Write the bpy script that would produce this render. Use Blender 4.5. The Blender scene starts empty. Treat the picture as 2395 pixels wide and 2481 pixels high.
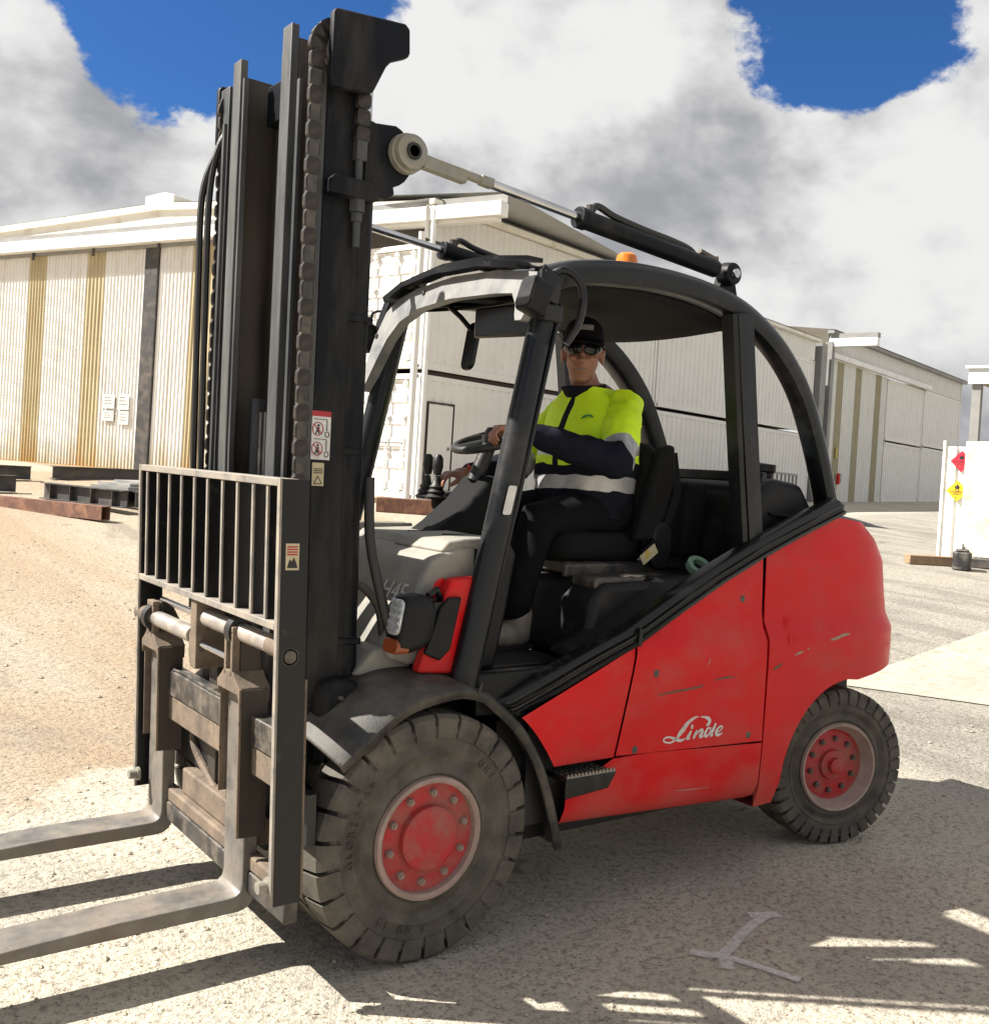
import bpy, bmesh, math, random
from mathutils import Vector, Matrix, noise
random.seed(7)
S = bpy.context.scene
COL = S.collection
R = math.radians
# ------------------------------------------------------------------ camera
CAM = Vector((-1.8537, -3.3382, 1.6002))
RT, UP, FW = Vector((.80049, -.59616, .06168)), Vector((-.04277, .04582, .99803)), Vector((.59781, .80156, -.01118))
cd = bpy.data.cameras.new('camera'); cam = bpy.data.objects.new('camera', cd); COL.objects.link(cam)
cam.matrix_world = Matrix(((RT.x, UP.x, -FW.x, CAM.x), (RT.y, UP.y, -FW.y, CAM.y), (RT.z, UP.z, -FW.z, CAM.z), (0, 0, 0, 1)))
cd.sensor_fit = 'HORIZONTAL'; cd.sensor_width = 36; cd.lens = 37.30; cd.shift_y = -.0311
cd.clip_start = .05; cd.clip_end = 3000
S.camera = cam
# ------------------------------------------------------------------ sky and sun
SUN = Vector((-.806, .592, 1.06)).normalized()          # towards the sun
W = bpy.data.worlds.new('World'); S.world = W; W.use_nodes = True
nt = W.node_tree; nt.nodes.clear()
def N(nt, t, **k):
    n = nt.nodes.new(t)
    for a, b in k.items():
        if a == 'i':
            for q, v in b.items(): n.inputs[q].default_value = v
        else: setattr(n, a, b)
    return n
def LK(nt, a, b): nt.links.new(a, b)
def build_world():
    sky = N(nt, 'ShaderNodeTexSky', sky_type='NISHITA', sun_disc=False, sun_elevation=math.asin(SUN.z),
            sun_rotation=math.atan2(SUN.x, SUN.y), air_density=1.0, dust_density=.25, ozone_density=2.2)
    tc = N(nt, 'ShaderNodeTexCoord')
    sep = N(nt, 'ShaderNodeSeparateXYZ'); LK(nt, tc.outputs['Generated'], sep.inputs[0])
    def M(op, a, b=None, c=None, clamp=False):
        m = N(nt, 'ShaderNodeMath', operation=op, use_clamp=clamp)
        for i, v in enumerate((a, b, c)):
            if v is None: continue
            if isinstance(v, (int, float)): m.inputs[i].default_value = v
            else: LK(nt, v, m.inputs[i])
        return m.outputs[0]
    def field(dx, dy, dz, scale, det, seed):
        c = N(nt, 'ShaderNodeCombineXYZ'); LK(nt, M('ADD', sep.outputs[0], dx + seed), c.inputs[0]); LK(nt, M('ADD', sep.outputs[1], dy), c.inputs[1]); LK(nt, M('MULTIPLY', M('ADD', sep.outputs[2], dz), 1.45), c.inputs[2])
        n = N(nt, 'ShaderNodeTexNoise', i={'Scale': scale, 'Detail': det, 'Roughness': .60, 'Distortion': .1}); LK(nt, c.outputs[0], n.inputs['Vector'])
        return n.outputs[0]
    s1 = field(0, 0, 0, 3.6, 9, 3.7); s2 = field(-.06, .05, .07, 3.6, 5, 3.7); s3 = field(.4, .2, 0, 2.3, 4, 9.1)
    def hole(d, c0, c1):
        v = N(nt, 'ShaderNodeVectorMath', operation='DOT_PRODUCT'); LK(nt, tc.outputs['Generated'], v.inputs[0]); v.inputs[1].default_value = Vector(d).normalized()
        mr = N(nt, 'ShaderNodeMapRange', interpolation_type='SMOOTHSTEP', i={1: c0, 2: c1, 3: 0.0, 4: 1.0}); LK(nt, v.outputs['Value'], mr.inputs[0])
        return mr.outputs[0]
    h = M('MAXIMUM', M('MAXIMUM', hole((.315, .853, .415), .972, .9998), hole((.735, .524, .431), .988, 1.0)), hole((-.6, -.5, .6), .90, .985))
    dens = M('ADD', M('MULTIPLY', M('SUBTRACT', s1, .5), 2.1), M('ADD', .68, M('MULTIPLY', h, -.70)))
    mr = N(nt, 'ShaderNodeMapRange', interpolation_type='SMOOTHSTEP', i={1: .17, 2: .28, 3: 0.0, 4: 1.0}); LK(nt, dens, mr.inputs[0])
    mask = mr.outputs[0]
    lit = M('ADD', M('MULTIPLY', M('SUBTRACT', s1, s2), 2.6), M('MULTIPLY', M('SUBTRACT', .58, s3), 3.2))
    lr = N(nt, 'ShaderNodeMapRange', interpolation_type='SMOOTHSTEP', i={1: -.42, 2: .58, 3: 0.0, 4: 1.0}); LK(nt, lit, lr.inputs[0])
    cc = N(nt, 'ShaderNodeMix', data_type='RGBA'); LK(nt, lr.outputs[0], cc.inputs[0])
    cc.inputs[6].default_value = (2.9, 2.95, 3.1, 1); cc.inputs[7].default_value = (7.0, 6.95, 6.9, 1)
    sc = N(nt, 'ShaderNodeMix', data_type='RGBA', blend_type='MULTIPLY', i={0: 1.0}); LK(nt, sky.outputs[0], sc.inputs[6]); sc.inputs[7].default_value = (.27, .54, .90, 1)
    mx = N(nt, 'ShaderNodeMix', data_type='RGBA'); LK(nt, mask, mx.inputs[0]); LK(nt, sc.outputs[2], mx.inputs[6]); LK(nt, cc.outputs[2], mx.inputs[7])
    bg = N(nt, 'ShaderNodeBackground', i={1: .05}); LK(nt, mx.outputs[2], bg.inputs[0])
    out = N(nt, 'ShaderNodeOutputWorld'); LK(nt, bg.outputs[0], out.inputs[0])
build_world()
sl = bpy.data.lights.new('sun', 'SUN'); sl.energy = 5.0; sl.angle = R(.53); sl.color = (1, .95, .87)
so = bpy.data.objects.new('sun', sl); COL.objects.link(so); so.location = (-20, 15, 25)
so.rotation_euler = (-SUN).to_track_quat('-Z', 'Y').to_euler()
vs = S.view_settings; vs.view_transform = 'Standard'; vs.look = 'None'; vs.exposure = 1.32; vs.gamma = 1; vs.use_curve_mapping = False
S.cycles.max_bounces = 6; S.cycles.diffuse_bounces = 3; S.cycles.glossy_bounces = 3; S.cycles.transparent_max_bounces = 6
# ------------------------------------------------------------------ materials
MATS = {}
def pm(name, c1, c2=None, rough=.5, metal=0., scale=6., bump=0., bscale=60., dust=None, damt=0., dscale=3., dedge=.12, spec=.5, streak=None, low=None, fine=None, coat=0.):
    """procedural surface: two-tone mottling, patchy dust or wear (dust colour, cover, scale), optional vertical streaks"""
    m = bpy.data.materials.new(name); m.use_nodes = True; t = m.node_tree
    b = t.nodes['Principled BSDF']
    c1 = tuple(c1)[:3] + (1,); c2 = (tuple(c2)[:3] if c2 else tuple(x * .8 for x in c1[:3])) + (1,)
    tc = N(t, 'ShaderNodeTexCoord')
    n1 = N(t, 'ShaderNodeTexNoise', i={'Scale': scale, 'Detail': 8, 'Roughness': .6}); LK(t, tc.outputs['Object'], n1.inputs['Vector'])
    r1 = N(t, 'ShaderNodeMapRange', i={1: .35, 2: .65}); LK(t, n1.outputs[0], r1.inputs[0])
    mx = N(t, 'ShaderNodeMix', data_type='RGBA'); mx.inputs[6].default_value = c1; mx.inputs[7].default_value = c2; LK(t, r1.outputs[0], mx.inputs[0])
    col = mx.outputs[2]; rgh = None
    if fine:   # (colour, scale, threshold) small specks
        v = N(t, 'ShaderNodeTexNoise', i={'Scale': fine[1], 'Detail': 3, 'Roughness': .7}); LK(t, tc.outputs['Object'], v.inputs['Vector'])
        r = N(t, 'ShaderNodeMapRange', i={1: fine[2], 2: fine[2] + .06}); LK(t, v.outputs[0], r.inputs[0])
        k = N(t, 'ShaderNodeMix', data_type='RGBA'); LK(t, r.outputs[0], k.inputs[0]); LK(t, col, k.inputs[6]); k.inputs[7].default_value = tuple(fine[0]) + (1,); col = k.outputs[2]
    if dust:
        mp = N(t, 'ShaderNodeMapping'); LK(t, tc.outputs['Object'], mp.inputs[0])
        if streak: mp.inputs['Scale'].default_value = streak
        n2 = N(t, 'ShaderNodeTexNoise', i={'Scale': dscale, 'Detail': 10, 'Roughness': .68}); LK(t, mp.outputs[0], n2.inputs['Vector'])
        th = 1 - damt
        src = n2.outputs[0]
        if low:   # more dust low down: (z0, z1, gain)
            sp = N(t, 'ShaderNodeSeparateXYZ'); LK(t, tc.outputs['Object'], sp.inputs[0])
            lr = N(t, 'ShaderNodeMapRange', i={1: low[0], 2: low[1], 3: low[2], 4: 0.}); LK(t, sp.outputs[2], lr.inputs[0])
            ad = N(t, 'ShaderNodeMath', operation='ADD'); LK(t, src, ad.inputs[0]); LK(t, lr.outputs[0], ad.inputs[1]); src = ad.outputs[0]
        r2 = N(t, 'ShaderNodeMapRange', i={1: th - dedge, 2: th + dedge}); LK(t, src, r2.inputs[0])
        k = N(t, 'ShaderNodeMix', data_type='RGBA'); LK(t, r2.outputs[0], k.inputs[0]); LK(t, col, k.inputs[6]); k.inputs[7].default_value = tuple(dust) + (1,); col = k.outputs[2]
        q = N(t, 'ShaderNodeMapRange', i={3: rough, 4: .9}); LK(t, r2.outputs[0], q.inputs[0]); rgh = q.outputs[0]
        if metal:
            q2 = N(t, 'ShaderNodeMapRange', i={3: metal, 4: metal * .25}); LK(t, r2.outputs[0], q2.inputs[0]); LK(t, q2.outputs[0], b.inputs['Metallic'])
    LK(t, col, b.inputs['Base Color'])
    if rgh: LK(t, rgh, b.inputs['Roughness'])
    else: b.inputs['Roughness'].default_value = rough
    if not (dust and metal): b.inputs['Metallic'].default_value = metal
    b.inputs['Specular IOR Level'].default_value = spec
    if coat: b.inputs['Coat Weight'].default_value = coat; b.inputs['Coat Roughness'].default_value = .15
    if bump:
        n3 = N(t, 'ShaderNodeTexNoise', i={'Scale': bscale, 'Detail': 6, 'Roughness': .65}); LK(t, tc.outputs['Object'], n3.inputs['Vector'])
        bp = N(t, 'ShaderNodeBump', i={'Strength': bump, 'Distance': .01}); LK(t, n3.outputs[0], bp.inputs['Height']); LK(t, bp.outputs[0], b.inputs['Normal'])
    MATS[name] = m
    return m
TAN = (.30, .22, .145)
pm('red', (.57, .0045, .008), (.51, .0042, .0075), .38, scale=2, spec=.22, dust=(.38, .10, .078), damt=.29, dscale=2.4, dedge=.24, low=(.24, .48, .30), fine=((.09, .03, .025), 75, .715), bump=.03, bscale=260, streak=(1, 1, 1.6))
pm('wheel_red', (.40, .014, .018), (.30, .02, .022), .55, scale=9, dust=(.28, .13, .10), damt=.41, dscale=9, dedge=.18, bump=.15, bscale=120)
pm('mast', (.003, .0042, .0066), (.0045, .006, .0088), .45, scale=4, spec=.16, dust=(.07, .062, .054), damt=.29, dscale=2.2, dedge=.2, streak=(2, 2, .5), bump=.05, bscale=120)
pm('mast_edge', (.028, .033, .038), (.05, .053, .057), .42, metal=.3, scale=5, dust=(.115, .112, .105), damt=.42, dscale=4, dedge=.22, streak=(3, 3, .4), bump=.06)
pm('mast_inner', (.016, .014, .012), (.042, .032, .023), .5, scale=3, dust=(.075, .056, .04), damt=.42, dscale=3, streak=(3, 3, .25), dedge=.2)
pm('guard', (.0045, .005, .006), (.008, .008, .009), .40, scale=6, spec=.35, dust=(.10, .088, .075), damt=.29, dscale=7, dedge=.1, bump=.06, fine=((.2, .19, .18), 90, .70))
pm('guard_edge', (.17, .16, .15), (.26, .24, .22), .55, metal=.3, scale=14, dust=(.30, .26, .21), damt=.5, dscale=9)
pm('fork', (.11, .105, .10), (.20, .19, .175), .40, metal=.5, scale=9, dust=(.20, .16, .12), damt=.47, dscale=5, dedge=.16, bump=.12, bscale=90, fine=((.4, .38, .35), 60, .69))
pm('tan_steel', (.185, .138, .096), (.125, .095, .07), .8, scale=9, dust=(.075, .058, .045), damt=.42, dscale=6, dedge=.1, bump=.25, bscale=120, fine=((.06, .05, .04), 45, .62))
pm('greasy', (.030, .028, .027), (.07, .065, .06), .4, metal=.3, scale=12, dust=(.16, .13, .10), damt=.42, dscale=10, bump=.2, bscale=70)
pm('chain', (.020, .017, .015), (.036, .029, .024), .45, metal=.3, scale=25, dust=(.085, .066, .05), damt=.36, dscale=24, bump=.15)
pm('chrome', (.62, .62, .63), (.5, .5, .52), .14, metal=1., scale=8)
pm('rod', (.42, .40, .38), (.34, .31, .28), .38, metal=.6, scale=12, dust=(.36, .28, .2), damt=.42, dscale=10)
pm('dull_steel', (.22, .22, .19), (.30, .29, .25), .5, metal=.5, scale=15, dust=(.28, .25, .19), damt=.45, dscale=12)
pm('frame', (.004, .0052, .007), (.007, .0085, .0105), .36, scale=5, spec=.3, dust=(.08, .075, .07), damt=.27, dscale=3, dedge=.2, bump=.05, bscale=180, coat=.1)
pm('frame_front_lit', (.11, .115, .12), (.17, .175, .175), .5, scale=6, dust=(.30, .29, .27), damt=.42, dscale=5, dedge=.16)  # dusty black frame paint, colour lightened to stand for sun on the front
pm('plastic', (.004, .0042, .005), (.006, .006, .0068), .5, scale=7, spec=.28, dust=(.06, .053, .046), damt=.25, dscale=5, dedge=.18, bump=.08, bscale=300)
pm('fender', (.012, .012, .012), (.026, .025, .023), .5, scale=6, dust=(.15, .13, .105), damt=.40, dscale=5, dedge=.2, bump=.12, bscale=120)
pm('cowl', (.13, .135, .128), (.19, .19, .18), .6, scale=7, dust=(.33, .30, .24), damt=.47, dscale=5, dedge=.2, bump=.08, bscale=150, fine=((.06, .05, .045), 40, .70))
pm('trim', (.003, .0034, .004), (.005, .005, .006), .25, scale=5, spec=.35, dust=(.075, .07, .062), damt=.25, dscale=5, dedge=.18, bump=.04, bscale=160)
pm('rubber', (.045, .041, .035), (.068, .062, .053), .7, scale=5, spec=.3, dust=(.15, .132, .106), damt=.42, dscale=9, dedge=.2, bump=.25, bscale=140)
pm('rubber_black', (.009, .009, .009), (.015, .0145, .014), .5, scale=9, dust=(.09, .078, .06), damt=.30, dscale=6, bump=.1)
pm('rim', (.34, .25, .215), (.28, .19, .165), .65, scale=12, dust=(.22, .18, .14), damt=.42, dscale=10, bump=.12)
pm('seat', (.005, .005, .0056), (.0075, .0075, .008), .8, scale=9, spec=.2, bump=.3, bscale=400)
pm('white_label', (.62, .62, .60), (.52, .51, .49), .5, scale=20, dust=(.35, .31, .26), damt=.36, dscale=14)
pm('yellow_label', (.52, .40, .05), (.46, .34, .05), .5, scale=20, dust=(.3, .24, .15), damt=.4, dscale=14)
pm('cream_label', (.50, .44, .28), (.42, .36, .22), .5, scale=20)
pm('red_ink', (.40, .02, .03), None, .5); pm('black_ink', (.012, .012, .012), None, .5)
pm('logo_white', (.58, .56, .54), (.48, .45, .43), .5, scale=30, dust=(.40, .2, .17), damt=.36, dscale=24)
pm('amber', (.75, .22, .02), (.65, .16, .01), .25, scale=10); pm('amber_dim', (.28, .07, .02), (.2, .05, .02), .25, scale=10)
pm('lens', (.62, .64, .66), (.3, .32, .34), .12, metal=.35, scale=40)
pm('green_tape', (.20, .32, .22), (.16, .26, .18), .6, scale=10)
# ------------------------------------------------------------------ geometry helpers
def box(x0, x1, y0, y1, z0, z1):
    V = [(x, y, z) for z in (z0, z1) for y in (y0, y1) for x in (x0, x1)]
    return V, [(0, 1, 3, 2), (4, 6, 7, 5), (0, 4, 5, 1), (2, 3, 7, 6), (0, 2, 6, 4), (1, 5, 7, 3)]
def join(*P):
    V, F = [], []
    for v, f in P:
        o = len(V); V += list(v); F += [tuple(i + o for i in q) for q in f]
    return V, F
def prism(pts, ax, a, b):
    n = len(pts)
    mk = {'x': lambda p, t: (t, p[0], p[1]), 'y': lambda p, t: (p[0], t, p[1]), 'z': lambda p, t: (p[0], p[1], t)}[ax]
    V = [mk(p, a) for p in pts] + [mk(p, b) for p in pts]
    return V, [tuple(range(n)), tuple(range(2 * n - 1, n - 1, -1))] + [(i, n + i, n + (i + 1) % n, (i + 1) % n) for i in range(n)]
def obox(p, q, w, h, up=(0, 0, 1)):
    """bar from p to q, w sideways and h along up"""
    p, q = Vector(p), Vector(q); d = (q - p).normalized(); s = d.cross(Vector(up)).normalized(); u = s.cross(d)
    V = [tuple(c + s * (a * w / 2) + u * (b * h / 2)) for c in (p, q) for b in (-1, 1) for a in (-1, 1)]
    return V, [(0, 1, 3, 2), (4, 6, 7, 5), (0, 4, 5, 1), (2, 3, 7, 6), (0, 2, 6, 4), (1, 5, 7, 3)]
def tube(P, r, n=10, closed=False, flat=1.):
    P = [Vector(p) for p in P]; m = len(P); rs = r if isinstance(r, (list, tuple)) else [r] * m
    V, F = [], []; nrm = None
    for i in range(m):
        a = P[(i - 1) % m] if (i or closed) else P[i]; b = P[(i + 1) % m] if (i < m - 1 or closed) else P[i]
        t = (b - a).normalized()
        if nrm is None: nrm = t.cross(Vector((0, 0, 1)) if abs(t.z) < .9 else Vector((1, 0, 0))).normalized()
        nrm = (nrm - t * nrm.dot(t)).normalized(); bn = t.cross(nrm)
        for k in range(n):
            an = 2 * math.pi * k / n; V.append(tuple(P[i] + nrm * (rs[i] * math.cos(an)) + bn * (rs[i] * flat * math.sin(an))))
    for i in range(m if closed else m - 1):
        j = (i + 1) % m
        for k in range(n): F.append((i * n + k, i * n + (k + 1) % n, j * n + (k + 1) % n, j * n + k))
    if not closed: F += [tuple(range(n - 1, -1, -1)), tuple(range((m - 1) * n, m * n))]
    return V, F
def curve(P, k=8, closed=False):
    """Catmull-Rom through P"""
    P = [Vector(p) for p in P]; m = len(P); out = []
    g = (lambda i: P[i % m]) if closed else (lambda i: P[max(0, min(m - 1, i))])
    for i in range(m if closed else m - 1):
        a, b, c, d = g(i - 1), g(i), g(i + 1), g(i + 2)
        for s in range(k):
            t = s / k
            out.append(.5 * ((2 * b) + (c - a) * t + (2 * a - 5 * b + 4 * c - d) * t * t + (3 * b - a - 3 * c + d) * t ** 3))
    if not closed: out.append(P[-1])
    return out
def lathe(prof, n=48, c=(0, 0, 0), ax='y'):
    """revolve (radius, height along ax) about the axis through c"""
    V, F = [], []; m = len(prof)
    for i in range(n):
        a = 2 * math.pi * i / n
        for r, h in prof:
            u, w = r * math.cos(a), r * math.sin(a)
            q = {'y': (u, h, w), 'x': (h, u, w), 'z': (u, w, h)}[ax]
            V.append((q[0] + c[0], q[1] + c[1], q[2] + c[2]))
    for i in range(n):
        j = (i + 1) % n
        for k in range(m - 1): F.append((i * m + k, j * m + k, j * m + k + 1, i * m + k + 1))
    for k in ((0, m - 1) if prof[0] != prof[-1] else ()):
        if prof[k][0] > 1e-6: F.append(tuple(i * m + k for i in range(n)))
    return V, F
def sweep_xz(prof, path):
    """profile (a along the in-plane normal, y) swept along an x-z path"""
    V, F = [], []; m, n = len(path), len(prof)
    for i in range(m):
        a, b = path[max(0, i - 1)], path[min(m - 1, i + 1)]
        t = Vector((b[0] - a[0], b[1] - a[1])).normalized(); nx, nz = -t.y, t.x
        for p in prof: V.append((path[i][0] + nx * p[0], p[1], path[i][1] + nz * p[0]))
    for i in range(m - 1):
        for k in range(n): F.append((i * n + k, i * n + (k + 1) % n, (i + 1) * n + (k + 1) % n, (i + 1) * n + k))
    F += [tuple(range(n)), tuple(range(m * n - 1, (m - 1) * n - 1, -1))]
    return V, F
def grid(f, nu, nv, wrap=False):
    V = [tuple(f(i / (nu if wrap else nu - 1), j / (nv - 1))) for i in range(nu) for j in range(nv)]; F = []
    for i in range(nu if wrap else nu - 1):
        for j in range(nv - 1):
            k = (i + 1) % nu; F.append((i * nv + j, k * nv + j, k * nv + j + 1, i * nv + j + 1))
    return V, F
def rrect(w, h, r, n=4, cx=0, cy=0):
    o = []
    for sx, sy, a0 in ((1, 1, 0), (-1, 1, 90), (-1, -1, 180), (1, -1, 270)):
        for k in range(n + 1):
            a = R(a0 + 90 * k / n); o.append((cx + sx * (w / 2 - r) + r * math.cos(a), cy + sy * (h / 2 - r) + r * math.sin(a)))
    return o
def xf(g, f): return [tuple(f(*v)) for v in g[0]], g[1]
def move(g, dx=0, dy=0, dz=0): return xf(g, lambda x, y, z: (x + dx, y + dy, z + dz))
def mir(g): return xf(g, lambda x, y, z: (x, -y, z))
def mesh(name, g, mats, fm=None, sm=40, recalc=True):
    me = bpy.data.meshes.new(name); me.from_pydata([tuple(v) for v in g[0]], [], g[1])
    for m in (mats if isinstance(mats, (list, tuple)) else [mats]): me.materials.append(MATS[m] if isinstance(m, str) else m)
    if recalc:
        bm = bmesh.new(); bm.from_mesh(me); bmesh.ops.recalc_face_normals(bm, faces=bm.faces); bm.to_mesh(me); bm.free()
    if fm: me.polygons.foreach_set('material_index', fm)
    if sm:
        me.polygons.foreach_set('use_smooth', [True] * len(me.polygons)); me.set_sharp_from_angle(angle=R(sm))
    me.update(); return me
def link(name, me, par=None, label=None, cat=None, group=None, kind=None):
    o = bpy.data.objects.new(name, me); COL.objects.link(o)
    if par: o.parent = par
    for k, v in (('label', label), ('category', cat), ('group', group), ('kind', kind)):
        if v: o[k] = v
    return o
def ob(name, g, m, par=None, sm=40, bev=0, seg=2, fm=None, solid=0, sub=0, recalc=True, **k):
    o = link(name, mesh(name, g, m, fm, sm, recalc), par, **k)
    if solid: s = o.modifiers.new('s', 'SOLIDIFY'); s.thickness = solid; s.offset = -1
    if bev: b = o.modifiers.new('b', 'BEVEL'); b.width = bev; b.segments = seg; b.limit_method = 'ANGLE'; b.angle_limit = R(35)
    if sub: u = o.modifiers.new('u', 'SUBSURF'); u.levels = sub; u.render_levels = sub
    return o
def empty(name, loc=(0, 0, 0), rz=0, **k):
    o = link(name, None, **k); o.location = loc; o.rotation_euler = (0, 0, rz); o.empty_display_size = .2; return o
def baked(o):
    """apply the modifiers of o without operators"""
    dg = bpy.context.evaluated_depsgraph_get(); dg.update()
    me = bpy.data.meshes.new_from_object(o.evaluated_get(dg)); o.modifiers.clear(); o.data = me; return o
def text(body, size, ext=.001):
    cu = bpy.data.curves.new('t', 'FONT'); cu.body = body; cu.size = size; cu.extrude = ext; cu.resolution_u = 3; cu.align_x = 'CENTER'
    o = bpy.data.objects.new('t', cu); COL.objects.link(o)
    dg = bpy.context.evaluated_depsgraph_get(); dg.update()
    me = bpy.data.meshes.new_from_object(o.evaluated_get(dg)); g = [tuple(v.co) for v in me.vertices], [tuple(p.vertices) for p in me.polygons]
    bpy.data.objects.remove(o); bpy.data.curves.remove(cu); bpy.data.meshes.remove(me)
    return g
def lerp(a, b, t): return a + (b - a) * t
def pl(P, x):
    """piecewise linear"""
    if x <= P[0][0]: return P[0][1]
    for (a, b), (c, d) in zip(P, P[1:]):
        if x <= c: return b + (d - b) * (x - a) / (c - a)
    return P[-1][1]
def ribbon(P, w, y, d=.0012):
    """flat stroke of varying width in an x-z plane, facing -y"""
    P = [Vector((p[0], p[1])) for p in P]; V, F = [], []; n = len(P)
    for i in range(n):
        t = (P[min(n - 1, i + 1)] - P[max(0, i - 1)]).normalized(); nn = Vector((-t.y, t.x)) * (w[i] / 2)
        for s in (-1, 1): q = P[i] + nn * s; yy = y(q.x, q.y) if callable(y) else y; V += [(q.x, yy, q.y), (q.x, yy - d, q.y)]
    for i in range(n - 1):
        a, b = 4 * i, 4 * i + 4
        F += [(a + 1, a + 3, b + 3, b + 1), (a, b, b + 2, a + 2), (a, a + 1, b + 1, b), (a + 2, b + 2, b + 3, a + 3)]
    F += [(0, 2, 3, 1), (4 * n - 4, 4 * n - 3, 4 * n - 1, 4 * n - 2)]
    return V, F
# ------------------------------------------------------------------ ground
FWH, RTH = Vector((.59785, .80161)), Vector((.80161, -.59785))
TERR = [(-200, 0), (6.0, 0), (8.5, .10), (16.6, .62), (20.8, .88), (26, 1.03), (38, 1.16), (50, 1.40), (900, 1.40)]
def terr(x, y): return pl(TERR, (x - CAM.x) * FWH.x + (y - CAM.y) * FWH.y)
def ground_material():
    m = bpy.data.materials.new('yard_ground'); m.use_nodes = True; t = m.node_tree; b = t.nodes['Principled BSDF']; MATS['ground'] = m
    tc = N(t, 'ShaderNodeTexCoord'); P = tc.outputs['Object']
    def noi(s, d=6, r=.6, dist=0., sc=None):
        v = P
        if sc: mp = N(t, 'ShaderNodeMapping'); mp.inputs['Scale'].default_value = sc; mp.inputs['Rotation'].default_value = (0, 0, .9); LK(t, P, mp.inputs[0]); v = mp.outputs[0]
        n = N(t, 'ShaderNodeTexNoise', i={'Scale': s, 'Detail': d, 'Roughness': r, 'Distortion': dist}); LK(t, v, n.inputs['Vector']); return n.outputs[0]
    def ramp(x, a, b_):
        r = N(t, 'ShaderNodeMapRange', interpolation_type='SMOOTHSTEP', i={1: a, 2: b_}); LK(t, x, r.inputs[0]); return r.outputs[0]
    def mix(f, a, c):
        k = N(t, 'ShaderNodeMix', data_type='RGBA')
        if isinstance(f, float): k.inputs[0].default_value = f
        else: LK(t, f, k.inputs[0])
        for i, v in ((6, a), (7, c)):
            if isinstance(v, tuple): k.inputs[i].default_value = v + (1,)
            else: LK(t, v, k.inputs[i])
        return k.outputs[2]
    def math_(op, a, c):
        k = N(t, 'ShaderNodeMath', operation=op)
        for i, v in ((0, a), (1, c)):
            if isinstance(v, (int, float)): k.inputs[i].default_value = v
            else: LK(t, v, k.inputs[i])
        return k.outputs[0]
    sp = N(t, 'ShaderNodeSeparateXYZ'); LK(t, P, sp.inputs[0])
    def line(a, b_, c, wob): return math_('ADD', math_('ADD', math_('MULTIPLY', sp.outputs[0], a), math_('MULTIPLY', sp.outputs[1], b_)), math_('ADD', c, math_('MULTIPLY', math_('SUBTRACT', big, .5), wob)))
    big = noi(.9, 6, .62)
    col = mix(ramp(big, .38, .62), (.60, .54, .43), (.47, .43, .355))                     # dusty concrete and worn seal
    ln = line(-.565, .825, 0., 1.8)                                                            # gravel beyond a ragged line on the left
    far = ramp(ln, 1.50, 1.72)
    tan_ = mix(ramp(noi(.42, 5, .62, .5, (1, .22, 1)), .40, .60), (.36, .265, .175), (.42, .36, .275))
    col = mix(math_('MULTIPLY', far, .9), col, tan_)
    east = math_('MULTIPLY', ramp(sp.outputs[0], 2.9, 4.2), math_('SUBTRACT', 1., ramp(line(-.35, .94, 0., 1.5), 3.3, 4.6)))   # grey seal on the right
    col = mix(math_('MULTIPLY', east, .85), col, mix(ramp(noi(1.4, 5, .65, .8, (1, .35, 1)), .42, .60), (.33, .31, .27), (.225, .212, .188)))
    col = mix(math_('MULTIPLY', ramp(noi(.7, 6, .66, 1.0, (1, .3, 1)), .55, .68), .5), col, (.17, .15, .125))   # tyre tracks, oily grey
    g1 = noi(30, 5, .74)
    col = mix(ramp(g1, .46, .66), col, mix(.55, col, (.10, .085, .066)))           # coarse aggregate, small shadows between the grains put into the colour
    col = mix(math_('MULTIPLY', ramp(noi(62, 3, .75), .585, .64), .8), col, (.06, .05, .04))    # pits
    col = mix(math_('MULTIPLY', ramp(noi(1.9, 3, .5), .68, .74), .55), col, (.09, .08, .07))    # oil spots
    LK(t, col, b.inputs['Base Color']); b.inputs['Roughness'].default_value = .92; b.inputs['Specular IOR Level'].default_value = .25
    h = math_('ADD', math_('MULTIPLY', g1, -1.3), math_('MULTIPLY', noi(9, 4), .8))
    bp = N(t, 'ShaderNodeBump', i={'Strength': .9, 'Distance': .026}); LK(t, h, bp.inputs['Height']); LK(t, bp.outputs[0], b.inputs['Normal'])
ground_material()
def build_ground():
    qs = [-60, -30, -12] + [-4 + .5 * i for i in range(60)] + [27, 29, 32, 35, 38, 42, 46, 50, 60, 80, 120, 200, 400, 900]
    ls = [-700, -300, -120, -60, -40] + [-28 + 2 * i for i in range(29)] + [40, 60, 120, 300, 700]
    V = []
    for q in qs:
        for l in ls:
            x, y = CAM.x + FWH.x * q + RTH.x * l, CAM.y + FWH.y * q + RTH.y * l; V.append((x, y, pl(TERR, q)))
    n = len(ls); F = [(i * n + j, i * n + j + 1, (i + 1) * n + j + 1, (i + 1) * n + j) for i in range(len(qs) - 1) for j in range(n - 1)]
    ob('ground', (V, F), 'ground', sm=60, kind='structure')
build_ground()
pm('stone', (.40, .34, .26), (.28, .24, .19), .9, scale=30, bump=.3, bscale=200)
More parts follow.
